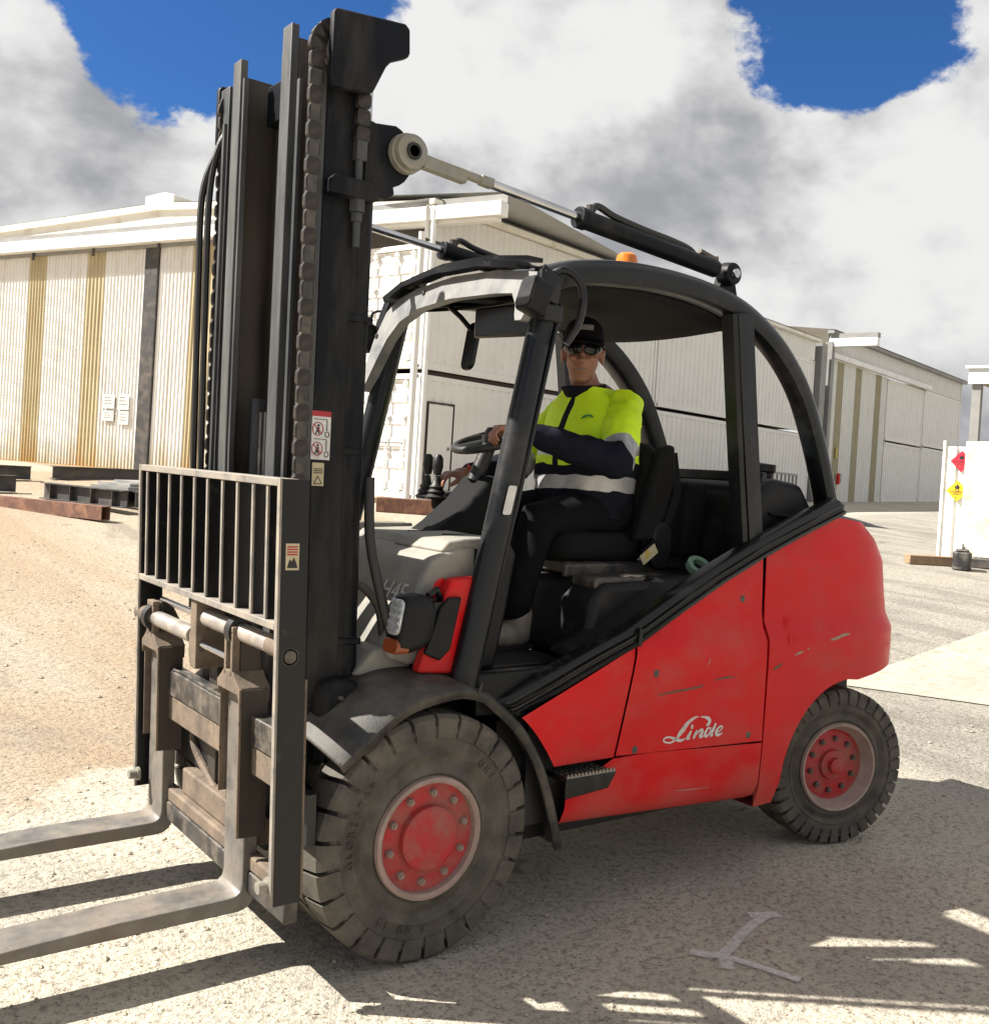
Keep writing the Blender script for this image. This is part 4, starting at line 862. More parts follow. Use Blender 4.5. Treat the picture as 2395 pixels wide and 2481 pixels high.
ob('steering_shaft', tube([(.54, .01, 1.55), (.60, .0, 1.70)], .030, 14), 'rubber_black', T)
SWC, SWN = Vector((.615, .0, 1.720)), Vector((-.32, 0, .95)).normalized()
sa = SWN.cross(Vector((0, 1, 0))).normalized(); sb = Vector((0, 1, 0))
ringp = [SWC + sa * (.158 * math.cos(k * .2094)) + sb * (.158 * math.sin(k * .2094)) for k in range(30)]
sw = ob('steering_wheel', tube(ringp, .0165, 10, True), 'rubber_black', T)
ob('wheel_spoke', join(*[tube([SWC, SWC + sa * (.15 * math.cos(a)) + sb * (.15 * math.sin(a))], .013, 8) for a in (.5, 2.6, 4.5)], lathe([(0, -.03), (.045, -.03), (.045, .02), (0, .025)], 16, tuple(SWC), 'z')), 'rubber_black', sw)
KN = SWC + sa * (.15 * math.cos(-.87)) + sb * (.15 * math.sin(-.87))
ob('spinner_knob', lathe([(0, 0), (.012, .0), (.012, .03), (.026, .035), (.028, .06), (.018, .075), (0, .078)], 16, tuple(KN), 'z'), 'rubber_black', sw)
ar = ob('arm_console', join(prism(rrect(.46, .12, .05, 4), 'z', 0, .07)), 'seat', T, bev=.02, seg=3); ar.location = (.80, .33, 1.44); ar.rotation_euler = (0, R(-8), 0)
ob('console_stalk', box(.80, .95, .28, .38, 1.15, 1.44), 'plastic', T)
for k, (x, y) in enumerate(((.555, .30), (.545, .36))):
    j = ob('joystick', lathe([(0, 1.56), (.016, 1.565), (.024, 1.60), (.022, 1.635), (.012, 1.65), (0, 1.652)], 14, (x, y, 0), 'z'), 'rubber_black', T)
    ob('joystick_gaiter', lathe([(.045, 1.46), (.05, 1.47), (.034, 1.482), (.04, 1.492), (.028, 1.503), (.033, 1.513), (.020, 1.525), (.012, 1.56)], 16, (x, y, 0), 'z'), 'rubber_black', j)
ob('pedal', box(.26, .36, -.10, .02, .97, .99), 'rubber_black', T, bev=.006)
# ------------------------------------------------------------------ mast, carriage, forks (x given at z=.5; leaned slightly forward)
TAU, TM = -.0387, -.018
def lean(x, y, z): return (x + (TAU * (z - .5) if z < 1.55 else TAU * 1.05 + TM * (z - 1.55)), y, z)
def lg(g): return xf(g, lean)          # carriage side
def zcut(x0, x1, y0, y1, z0, z1, n=6):
    """box with extra rings in z so that it follows the lean"""
    V, F = [], []
    for i in range(n + 1):
        z = lerp(z0, z1, i / n); V += [(x0, y0, z), (x1, y0, z), (x1, y1, z), (x0, y1, z)]
    for i in range(n):
        for k in range(4): F.append((4 * i + k, 4 * i + (k + 1) % 4, 4 * i + 4 + (k + 1) % 4, 4 * i + 4 + k))
    return V, F + [(0, 3, 2, 1), (4 * n, 4 * n + 1, 4 * n + 2, 4 * n + 3)]
def mb(name, gs, m, par=T, **k): return ob(name, lg(join(*gs) if isinstance(gs, list) else gs), m, par, **k)
def upright(s):
    a = lambda y: s * y
    def zc(x0, x1, y0, y1, z0, z1): return zcut(x0, x1, min(a(y0), a(y1)), max(a(y0), a(y1)), z0, z1)
    # inner (moving) rail: channel open to the middle
    r = mb('inner_rail', [zc(-.372, -.232, .222, .240, .30, 2.96), zc(-.250, -.222, .165, .2215, .30, 2.86)], 'mast_inner', bev=.003)
    mb('rail_flange', zc(-.400, -.3725, .172, .240, .30, 3.00), 'mast_edge', r, bev=.003)
    mb('rail_edge', zc(-.392, -.374, .155, .1715, .30, 2.93), 'mast_edge', r)
    # outer (fixed) rail
    o_ = mb('outer_rail', [zc(-.348, -.235, .392, .405, .26, 2.92 if s > 0 else 2.86), zc(-.25, -.20, .335, .3915, .26, 2.86)], 'mast', bev=.003)
    mb('rail_flange', zc(-.378, -.3485, .325, .405, .26, 2.95 if s > 0 else 2.88), 'mast_edge', o_, bev=.003)
    mb('hose_guide', zc(-.402, -.390, .300, .318, .9, 2.80), 'mast_edge', o_)
    # lift cylinder behind the rail
    c = mb('lift_cylinder', xf(tube([(0, 0, .3 + .2 * i) for i in range(13)], .040, 16), lambda x, y, z: (x - .188, y + a(.36), z)), 'mast')
    mb('cylinder_rod', xf(tube([(0, 0, 2.7), (0, 0, 2.92)], .024, 12), lambda x, y, z: (x - .188, y + a(.36), z)), 'chrome', c)
    mb('cylinder_clip', [box(-.242, -.150, min(a(.30), a(.404)), max(a(.30), a(.404)), z, z + .022) for z in (1.0, 1.62, 2.05)], 'mast', c, bev=.004)
    # chain: plates facing sideways, every link its own piece
    y0 = a(.425 if s < 0 else .392); cx0 = -.398 if s < 0 else -.365; pitch = .0545
    lp = prism(rrect(.047, .0520, .013, 3), 'y', -.010, .010); lme = mesh('chain_link', lp, 'chain', sm=40); lm2 = mesh('chain_link', xf(lp, lambda x, y, z: (x * .92, y * .55, z * .98)), 'chain', sm=40)
    cme = mesh('chain', lg(zcut(cx0 - .016, cx0 + .016, y0 - .006, y0 + .006, 1.10, 2.80)), 'greasy'); ch = link('chain', cme, T)
    for i in range(32):
        z = 1.14 + pitch * i
        q = lean(cx0, y0, z); l = link('chain_link', lme if i % 2 else lm2, ch); l.location = q; l.rotation_euler = (0, R(-1.6), 0)
    for k in range(5):        # over the pulley
        an = R(180 - 22 * (k + .4)); q = lean(cx0 + .084 + .086 * math.cos(an), y0, 2.865 + .086 * math.sin(an)); l = link('chain_link', lme, ch); l.location = q; l.rotation_euler = (0, R(90) - an, 0)
    for k in range(4):
        q = lean(cx0 + .168, y0, 2.80 - pitch * k); l = link('chain_link', lme, ch); l.location = q
    mb('chain_pulley', lathe([(0, -.02), (.060, -.02), (.060, .02), (0, .02)], 28, (cx0 + .084, y0, 2.865)), 'greasy', bev=.003)
    mb('chain_anchor', [box(-.252, -.216, y0 - .014, y0 + .014, 2.555, 2.615), xf(tube([(0, 0, 2.28), (0, 0, 2.56)], .013, 10), lambda x, y, z: (x - .236, y + y0, z)), lathe([(0, 2.39), (.027, 2.39), (.027, 2.43), (0, 2.43)], 6, (-.236, y0, 0), 'z'), lathe([(0, 2.36), (.02, 2.36), (.02, 2.388), (0, 2.388)], 6, (-.236, y0, 0), 'z')], 'mast_edge', ch)
    mb('anchor_bracket', prism([(-.345, 2.43), (-.345, 2.475), (-.33, 2.49), (-.19, 2.49), (-.18, 2.475), (-.18, 2.43)], 'y', min(a(.405), a(.455)), max(a(.405), a(.455))), 'mast', bev=.006)
    # plate over the pulley
    P = [(-.371, 2.768), (-.371, 2.97), (-.362, 2.985), (-.115, 3.010), (-.098, 2.995), (-.094, 2.92), (-.100, 2.905), (-.160, 2.876), (-.178, 2.855), (-.222, 2.762), (-.235, 2.755), (-.36, 2.745)]
    mb('pulley_guard', prism(P, 'y', min(a(.445), a(.475)), max(a(.445), a(.475))), 'mast', bev=.007, seg=2)
    # tilt lug and tilt cylinder along the roof
    L = [(-.215, 2.475), (-.215, 2.685)] + [(-.12 + .085 * math.cos(R(d)), 2.60 + .10 * math.sin(R(d))) for d in range(80, -81, -16)] + [(-.10, 2.475), (-.13, 2.455), (-.20, 2.46)]
    mb('tilt_lug', prism(L, 'y', min(a(.385), a(.425)), max(a(.385), a(.425))), 'mast', bev=.006)
    e = Vector((-.128, a(.452), 2.613)); b = Vector((1.452, a(.452), 2.476)); d = (b - e).normalized()
    t_ = ob('tilt_cylinder', join(tube([e + d * .74, e + d * 1.50], .036, 18), tube([e + d * .735, e + d * .775], .041, 18)), 'mast', T, bev=.004)
    ob('tilt_rod', tube([e + d * .33, e + d * .76], .0165, 16), 'chrome', t_)
    ob('rod_eye', join(lathe([(0, -.034), (.018, -.034), (.020, -.027), (.045, -.030), (.056, -.024), (.058, .0), (.064, .002), (.066, .024), (0, .024)] if s < 0 else [(0, .034), (.045, .03), (.056, .024), (.066, -.024), (0, -.024)], 36, tuple(e))), 'dull_steel', t_, sm=35)
    ob('eye_pin', lathe([(.020, s * .034), (.026, s * .036), (.028, s * .031)], 24, tuple(e)), 'black_ink', t_)
    ob('rod_clevis', join(obox(e + d * .05 + Vector((0, 0, -.012)), e + d * .225 + Vector((0, 0, -.012)), .036, .046), tube([e + d * .20, e + d * .29], .017, 8), obox(e + d * .285, e + d * .34, .034, .034)), 'dull_steel', t_, bev=.006)
    ob('rear_eye', join(lathe([(0, s * .03), (.02, s * .034), (.045, s * .03), (.05, s * .0), (.05, -s * .03), (0, -s * .03)], 24, tuple(b)), prism([(1.40, 2.36), (1.435, 2.50), (1.47, 2.51), (1.50, 2.48), (1.55, 2.33)], 'y', a(.40), a(.44))), 'mast', t_, bev=.004)
    ob('pin_head', lathe([(0, s * .048), (.018, s * .046), (.022, s * .036), (.022, s * .03)], 18, tuple(b)), 'chrome', t_)
    ob('tilt_hose', tube(curve([e + d * .80 + Vector((0, 0, .035)), e + d * .83 + Vector((0, 0, .066)), e + d * .92 + Vector((0, 0, .052)), e + d * 1.08 + Vector((0, 0, .046)), e + d * 1.25 + Vector((0, -s * .01, .050)), e + d * 1.36 + Vector((0, -s * .02, .046)), e + d * 1.41 + Vector((0, -s * .02, .018))], 5), .014, 8), 'rubber_black', t_)
    ob('hose_fitting', join(tube([e + d * .795, e + d * .795 + Vector((0, 0, .06))], .016, 8), obox(e + d * 1.42 + Vector((0, 0, .02)), e + d * 1.50 + Vector((0, 0, .035)), .03, .03), tube([e + d * 1.40 + Vector((0, 0, .05)), e + d * 1.49 + Vector((0, 0, .04))], .011, 8)), 'greasy', t_)
both(upright)
mb('mast_crossbar', [box(-.235, -.16, -.334, .334, 2.56, 2.67), box(-.235, -.16, -.334, .334, 2.78, 2.86), box(-.235, -.16, -.334, .334, 1.45, 1.62), box(-.235, -.13, -.334, .334, .62, .80), box(-.24, -.10, -.30, .30, .28, .44)], 'mast', bev=.006)
mb('mast_crossbar', [box(-.30, -.225, -.164, .164, 2.78, 2.92)], 'mast', bev=.005)
mb('free_lift_cylinder', [xf(tube([(0, 0, .4 + .2 * i) for i in range(8)], .045, 16), lambda x, y, z: (x - .29, y + .105, z))], 'mast')
for k in range(3):
    mb('mast_hose', tube([(-.33 + .004 * k, .02 - .03 * k, .55 + .15 * i) for i in range(9)], .011, 8), 'rubber_black')
# hoses outside the far rail, and the loop down to the axle
for k in range(2):
    P = [(-.40 - .02 * k, .385 + .022 * k, 1.0), (-.405 - .02 * k, .392 + .022 * k, 1.6), (-.41 - .02 * k, .40 + .02 * k, 2.2), (-.41 - .02 * k, .40 + .02 * k, 2.55), (-.39, .39, 2.72), (-.36, .37, 2.80)]
    mb('mast_hose', tube(curve(P, 6), .013, 8), 'rubber_black')
ob('supply_hose', tube(curve([(-.19, -.43, 1.55), (-.185, -.445, 1.36), (-.15, -.46, 1.20), (-.10, -.47, 1.05), (-.04, -.44, .985), (.02, -.40, 1.03)], 7), .017, 10), 'rubber_black', T)
ob('supply_hose', tube(curve([(-.16, -.25, .98), (-.20, -.28, 1.12), (-.16, -.33, 1.19), (-.09, -.36, 1.12), (-.06, -.36, 1.0)], 7), .015, 10), 'fender', T)
# decals on the near rail
yd = -.4058
d1 = mb('warning_label', box(-.352, -.286, yd - .0014, yd, 1.598, 1.752), 'white_label')
mb('label_header', box(-.352, -.286, yd - .0022, yd - .0016, 1.735, 1.752), 'red_ink', d1)
for zc_ in (1.695, 1.632):
    cx = -.331
    mb('prohibition_ring', [tube([(cx + .0185 * math.cos(k * .349), yd - .0022, zc_ + .0205 * math.sin(k * .349)) for k in range(18)], .0014, 4, True), obox((cx - .014, yd - .0022, zc_ + .014), (cx + .014, yd - .0022, zc_ - .014), .003, .0012, (0, -1, 0))], 'red_ink', d1)
    mb('figure_symbol', [lathe([(0, -.0008), (.0042, -.0006), (.0042, 0)], 10, (cx + .002, yd - .0016, zc_ + .011)), prism([(cx - .006, zc_ + .006), (cx + .007, zc_ + .005), (cx + .004, zc_ - .006), (cx + .008, zc_ - .016), (cx + .004, zc_ - .017), (cx, zc_ - .008), (cx - .005, zc_ - .017), (cx - .009, zc_ - .016), (cx - .004, zc_ - .004)], 'y', yd - .0020, yd - .0015)], 'black_ink', d1)
    mb('truck_symbol', [tube([(-.298 + .0075 * math.cos(k * .524), yd - .002, zc_ - .016 + .0085 * math.sin(k * .524)) for k in range(12)], .0013, 4, True), prism([(-.301, zc_ - .004), (-.298, zc_ - .004), (-.298, zc_ + .030), (-.301, zc_ + .030)], 'y', yd - .0021, yd - .0015), prism([(-.345, zc_ + .030), (-.300, zc_ + .030), (-.300, zc_ + .032), (-.345, zc_ + .032)], 'y', yd - .0021, yd - .0015)], 'black_ink', d1)
d2 = mb('caution_label', box(-.345, -.304, yd - .0014, yd, 1.515, 1.588), 'cream_label')
mb('label_text_block', [box(-.340, -.309, yd - .002, yd - .0015, 1.555 + .006 * k, 1.558 + .006 * k) for k in range(3)], 'black_ink', d2)
mb('triangle_symbol', [obox(p, q, .0025, .001, (0, -1, 0)) for p, q in zip([(-.338, yd - .002, 1.522), (-.311, yd - .002, 1.522), (-.3245, yd - .002, 1.546)], [(-.311, yd - .002, 1.522), (-.3245, yd - .002, 1.546), (-.338, yd - .002, 1.522)])], 'black_ink', d2)
# ---- load guard
GY = [.551, .431, .308, .185, .060, -.060, -.189, -.310, -.430, -.535]
mb('guard_top_bar', box(-.556, -.486, -.612, .612, 1.515, 1.538), 'guard_edge', bev=.002)
mb('guard_lower_bar', box(-.556, -.492, -.612, .612, 1.098, 1.120), 'guard_edge', bev=.002)
for y in GY:
    b_ = mb('guard_slat', zcut(-.545, -.492, y - .0065, y + .0065, 1.1205, 1.5145, 2), 'guard')
    mb('slat_edge', zcut(-.552, -.5455, y - .0065, y + .0065, 1.1205, 1.5145, 2), 'guard_edge', b_)
for s in (-1, 1):
    p = mb('guard_side_plate', zcut(-.548, -.462, s * .632 if s < 0 else .614, -.614 if s < 0 else .632, .292, 1.537, 5), 'guard', bev=.002)
    mb('plate_edge', zcut(-.556, -.5485, s * .632 if s < 0 else .614, -.614 if s < 0 else .632, .292, 1.539, 5), 'guard_edge', p)
    mb('plate_bolt', [lathe([(0, -s * .004 * -1), (.017, s * .004), (.020, 0)], 18, (-.512, s * .6325, 1.022)), lathe([(.024, 0.), (.0255, s * .002), (.027, 0)], 18, (-.512, s * .6325, 1.022))], 'greasy', p)
    mb('plate_back_edge', zcut(-.4615, -.452, s * .626 if s < 0 else .59, -.59 if s < 0 else .626, .30, .95, 3), 'tan_steel', p)
    mb('foot_bolt', lathe([(0, -.03), (.018, -.03), (.018, 0), (.026, 0), (.026, .01), (0, .01)], 12, (-.555, s * .60, .345), 'x'), 'dull_steel', p)
gl = mb('guard_label', box(-.534, -.492, -.6336, -.6322, 1.275, 1.352), 'cream_label')
mb('label_text_block', [box(-.530, -.497, -.6344, -.6337, 1.318 + .0075 * k, 1.322 + .0075 * k) for k in range(4)], 'red_ink', gl)
mb('figure_symbol', prism([(-.530, 1.281), (-.497, 1.281), (-.501, 1.296), (-.509, 1.312), (-.515, 1.300), (-.522, 1.306), (-.527, 1.292)], 'y', -.6344, -.6337), 'black_ink', gl)
# ---- carriage
mb('carriage_upper_bar', box(-.505, -.44, -.60, .60, .690, .785), 'greasy', bev=.006); mb('carriage_upper_lip', box(-.500, -.44, -.60, .60, .600, .688), 'tan_steel', bev=.004)
mb('carriage_lower_bar', [box(-.498, -.45, -.60, .60, .215, .285)], 'greasy', bev=.006); mb('carriage_lower_ledge', [box(-.494, -.45, -.60, .60, .2855, .335), box(-.47, -.38, -.28, .34, .336, .43)], 'tan_steel', bev=.008)
mb('grease_bead', tube(curve([(-.50, .36, .79), (-.49, .28, .792), (-.495, .15, .79), (-.50, .02, .793), (-.495, -.15, .79)], 6), [.004 + .0035 * random.random() for k in range(25)], 8), 'greasy')
mb('carriage_stile', [box(-.44, -.39, y - .03, y + .03, .28, 1.10) for y in (-.13, .13)] + [box(-.44, -.30, y - .012, y + .012, .30, .95) for y in (-.16, .16)], 'mast_inner', bev=.004)
mb('carriage_plate', box(-.43, -.40, -.60, .60, .44, .595), 'black_ink')
mb('carriage_roller', [lathe([(0, -.03), (.05, -.03), (.055, 0), (.05, .03), (0, .03)], 20, (-.34, y, .5)) for y in (-.28, .28)], 'dull_steel')
mb('carriage_hose', tube(curve([(-.42, .36, .62), (-.44, .30, .52), (-.44, .15, .44), (-.45, 0., .40), (-.45, -.16, .38)], 6), .014, 8), 'tan_steel')
mb('hose_coupling', tube([(-.45, -.03, .402), (-.45, -.12, .386)], .021, 10), 'tan_steel')
# fork positioner: two cylinders side by side, ends in the side plates
mb('positioner_cylinder', [tube([(-.505, .03, 1.035), (-.505, -.59, 1.035)], .029, 18)], 'rod'); mb('positioner_rod', [tube([(-.505, .03, 1.035), (-.505, .48, 1.035)], .012, 14)], 'chrome')
mb('positioner_cylinder', [tube([(-.525, .64, .965), (-.525, .10, .965)], .029, 18)], 'rod'); mb('positioner_rod', [tube([(-.525, .10, .945), (-.525, -.26, .945)], .012, 14)], 'chrome')
mb('cylinder_end', [tube([(-.505, -.50, 1.035), (-.505, -.61, 1.035)], .033, 18)], 'tan_steel'); mb('cylinder_end', [tube([(-.525, .56, .965), (-.525, .66, .965)], .033, 18)], 'tan_steel')
mb('centre_plate', [prism([(.03, .86), (.085, .86), (.10, .90), (.10, .965), (.085, .99), (.085, 1.095), (.03, 1.095)], 'x', -.545, -.44)], 'tan_steel', bev=.004)
def fork(yc, w):
    y0, y1 = yc - w / 2, yc + w / 2; t = .046
    P = [(-.512, .84), (-.505, .845), (-.472, .845), (-.466, .84), (-.466, .24), (-.470, .20), (-.484, .175), (-.505, .162), (-.53, .158), (-1.72, .150), (-1.735, .158), (-1.735, .166), (-.90, .203), (-.56, .206), (-.535, .210), (-.520, .222), (-.514, .245)]
    f = ob('fork', xf(prism(P, 'y', y0, y1), lambda x, y, z: (x + TAU * (z - .5) if z > .2 else x + TAU * -.3, y, z)), 'fork', T, bev=.005)
    # casting that carries the fork on the positioner
    pr = lambda u: yc + u
    zt = 1.055 if yc < 0 else 1.03
    neck = [box(-.546, -.52, pr(-.034), pr(-.016), .895, zt - .02), box(-.546, -.52, pr(.016), pr(.034), .895, zt - .02), box(-.546, -.52, pr(-.034), pr(.034), zt - .02, zt), ]
    c = ob('fork_carrier', lg(join(*neck, prism([(pr(-.085), .82), (pr(-.09), .87), (pr(-.055), .895), (pr(-.034), .915), (pr(.034), .915), (pr(.055), .895), (pr(.09), .87), (pr(.085), .82), (pr(.075), .848), (pr(-.075), .848)], 'x', -.546, -.44), box(-.546, -.5355, pr(-.096), pr(-.086), .40 if yc < 0 else .48, .87), box(-.535, -.50, pr(.084), pr(.090), .50, .85))), 'tan_steel', f, bev=.003)
    ob('carrier_shade_side', lg(box(-.535, -.45, pr(-.096), pr(-.086), .40 if yc < 0 else .48, .865)), 'mast_inner', f)  # side face of the tan carrier, its shade painted in as dark brown
    ob('carrier_ring', lg(lathe([(.036, -.02), (.050, -.02), (.050, .02), (.036, .02), (.036, -.02)], 24, (-.505 if yc < 0 else -.525, yc, 1.035 if yc < 0 else .965))), 'black_ink', f)
    ob('carrier_web', lg(prism([(-.52, .90), (-.52, zt), (-.47, zt - .01), (-.44, zt - .07), (-.44, .87)], 'y', pr(-.03), pr(.03))), 'mast_inner', f, bev=.01)
fork(-.255, .155); fork(.505, .155)
# drive axle, dark pipes and brackets seen between mast and wheel
ob('axle_housing', join(lathe([(0, -.34), (.12, -.34), (.15, -.2), (.15, .2), (.12, .34), (0, .34)], 28, (0, 0, .40)), box(-.28, .10, -.30, .30, .18, .34)), 'greasy', T)
ob('mast_mount', join(prism([(-.30, .35), (-.30, .72), (-.20, .86), (-.06, .90), (.02, .80), (.02, .35)], 'y', -.36, -.30), prism([(-.30, .35), (-.30, .72), (-.20, .86), (-.06, .90), (.02, .80), (.02, .35)], 'y', .30, .36)), 'mast', T, bev=.02)
ob('mast_shoulder', xf(prism([(-.34, .62), (-.34, .86), (-.30, .905), (-.22, .905), (-.17, .86), (-.15, .62)], 'y', -.47, -.34), lambda x, y, z: (x, y, z)), 'mast', T, bev=.03, seg=3)
ob('axle_pipe', join(tube(curve([(-.10, -.36, .95), (-.14, -.30, .88), (-.08, -.2, .90), (.0, -.1, .93)], 5), .022, 8), box(-.12, .0, -.40, -.20, .86, .90)), 'greasy', T)
# ------------------------------------------------------------------ driver
pm('skin', (.30, .14, .092), (.25, .11, .072), .55, scale=14, bump=.08, bscale=90)
pm('navy', (.005, .006, .0125), (.008, .0095, .017), .85, scale=9, spec=.15, bump=.25, bscale=120); pm('black_cloth', (.004, .004, .005), (.007, .007, .008), .85, scale=9, spec=.12, bump=.25, bscale=150)
pm('hivis', (.68, .95, .012), (.62, .90, .012), .7, scale=8, bump=.2, bscale=110); pm('reflective', (.42, .42, .43), (.33, .33, .34), .35, metal=.3, scale=12, bump=.1, bscale=60)
pm('leather', (.14, .125, .105), (.24, .21, .17), .8, scale=12); pm('smoke_glass', (.004, .004, .005), (.006, .006, .007), .12, scale=3, spec=.35); pm('hair_grey', (.16, .15, .14), (.1, .09, .085), .9, scale=60)
pm('green_print', (.03, .22, .03), None, .7); pm('grey_print', (.20, .20, .19), None, .7); pm('gold', (.8, .55, .2), None, .25, metal=1.); pm('wrist_band', (.5, .05, .02), None, .6)
def caps(P, r, n=14):
    P = [Vector(p) for p in P]; rs = list(r) if isinstance(r, (list, tuple)) else [r] * len(P)
    d0 = (P[0] - P[1]).normalized(); d1 = (P[-1] - P[-2]).normalized()
    Q = [P[0] + d0 * rs[0] * .95, P[0] + d0 * rs[0] * .6] + P + [P[-1] + d1 * rs[-1] * .6, P[-1] + d1 * rs[-1] * .95]
    return tube(Q, [rs[0] * .3, rs[0] * .8] + rs + [rs[-1] * .8, rs[-1] * .3], n)
def ell(c, r, n=18, m=12, rot=None):
    g = grid(lambda u, v: (math.cos(u * 2 * math.pi) * math.sin(v * math.pi), math.sin(u * 2 * math.pi) * math.sin(v * math.pi), -math.cos(v * math.pi)), n, m, wrap=True)
    c = Vector(c)
    return xf(g, lambda x, y, z: tuple(c + (rot @ Vector((x * r[0], y * r[1], z * r[2])) if rot else Vector((x * r[0], y * r[1], z * r[2])))))
def remesh(name, g, m, par, vox, smooth=2, **k):
    o = ob(name, g, m, par, sm=0, **k); o.data.materials.clear()
    r = o.modifiers.new('r', 'REMESH'); r.mode = 'VOXEL'; r.voxel_size = vox
    s = o.modifiers.new('s', 'SMOOTH'); s.iterations = smooth; s.factor = .5
    baked(o); o.data.materials.append(MATS[m]); o.data.polygons.foreach_set('use_smooth', [True] * len(o.data.polygons)); return o
HC = Vector((1.055, -.015, 2.118))                     # head centre
hf = Vector((-.66, -.74, -.06)).normalized()           # where the driver looks
hs = Vector((0, 0, 1)).cross(hf).normalized(); hu = hf.cross(hs)   # hs: driver's left
def hp(f, l, u): return tuple(HC + hf * f + hs * l + hu * u)
HR = Matrix((hf, hs, hu)).transposed()
def head_geo():
    e = lambda f, l, u, a, b, c: ell(hp(f, l * 1.08, u), (a, b * 1.08, c), rot=HR)
    G = [e(-.010, 0, .035, .098, .076, .088), e(.028, 0, -.030, .064, .064, .075), e(.035, 0, -.078, .050, .052, .040), e(.058, 0, -.102, .030, .032, .022),
         e(.086, 0, .028, .018, .050, .014), e(.100, 0, -.012, .014, .012, .028), e(.114, 0, -.030, .015, .0175, .013), e(.096, .014, -.031, .009, .008, .008), e(.096, -.014, -.031, .009, .008, .008),
         e(.078, .036, -.022, .022, .022, .020), e(.078, -.036, -.022, .022, .022, .020), e(.088, 0, -.058, .015, .029, .0080), e(.086, 0, -.073, .014, .024, .0085), e(.078, 0, -.052, .02, .04, .012)]
    for s in (-1, 1): G += [e(-.012, s * .078, -.008, .022, .010, .034), e(-.020, s * .084, .010, .012, .007, .018)]
    return G
SL, SR = Vector((1.150, -.185, 1.875)), Vector((1.15, .190, 1.880))
EL, ER = Vector((1.00, -.335, 1.655)), Vector((.99, .335, 1.62))
WL, WR = Vector((.60, -.185, 1.765)), Vector((.70, .30, 1.575))
def hand(w, f, up, side, curl, sp):
    """palm from wrist w along f; side points to the thumb; fingers bend by curl towards -up"""
    f, up, side = Vector(f).normalized(), Vector(up).normalized(), Vector(side).normalized(); G = []
    k = w + f * .085
    G.append(caps([w, w + f * .03], [.026, .028], 12))
    for j, (o, L, r) in enumerate(((.030, .076, .0098), (.010, .084, .0102), (-.010, .079, .0098), (-.029, .062, .0088))):
        G.append(caps([w + f * .02 + side * o * .6, k + side * o], [.016, .0135], 10))
        p = k + side * o; d = f.copy(); P = [p]
        for q, (fr, cv) in enumerate(((.46, curl * .8), (.30, curl), (.24, curl * .7))):
            ax = side; d = (Matrix.Rotation(cv * sp, 3, ax) @ d).normalized(); p = p + d * (L * fr); P.append(p)
        G.append(caps(P, [r * 1.08, r, r * .95, r * .82], 10))
    t0 = w + f * .028 + side * .024 - up * .004; t1 = t0 + (f * .6 + side * .7 - up * .35).normalized() * .042; t2 = t1 + (f * .85 + side * .05 - up * .45).normalized() * .034; t3 = t2 + (f * .8 - side * .35 - up * .5).normalized() * .026
    G.append(caps([t0, t1, t2, t3], [.017, .0135, .0115, .009], 10))
    return G
def body():
    G = head_geo()
    G += [caps([hp(-.02, 0, -.08), (1.095, 0, 1.99), (1.12, 0, 1.93)], [.058, .060, .075])]
    G += [caps([(1.16, 0, 1.86), (1.17, 0, 1.70), (1.17, 0, 1.50), (1.17, 0, 1.44)], [.15, .165, .17, .16], 20), caps([SL, SR], .07)]
    for a, b, c in ((SL, EL, WL), (SR, ER, WR)): G.append(caps([a, b, c], [.062, .048, .030]))
    G += hand(WL, (-.88, .30, -.02), (.0, 0, 1), (.30, .92, .0), 1.0, -1)
    G += hand(WR, (-.93, .02, -.05), (-.05, 0, 1), (-.1, -.95, 0), .55, 1)
    for s, kx, kz in ((-1, .745, 1.405), (1, .68, 1.40)):
        G.append(caps([(1.16, s * .10, 1.44), (kx, s * .155, kz), (kx - .085, s * .15, .97)], [.088, .066, .046], 16)); G.append(caps([(kx - .085, s * .15, .945), (kx - .24, s * .15, .935)], [.04, .035]))
    return join(*G)
PR = remesh('person', body(), 'skin', None, .0062, 3, label='driver in yellow and navy work jacket, black cap and sunglasses, hand on the steering wheel', cat='person')
def wrinkle(g, amp, sc, seed=0.):
    V, F = g; out = []
    for v in V:
        q = Vector(v); n = noise.noise_vector(q * sc + Vector((seed, 0, 0))); n2 = noise.noise_vector(q * sc * 2.7 + Vector((seed, 5, 0))); out.append(tuple(q + n * amp + n2 * (amp * .45)))
    return out, F
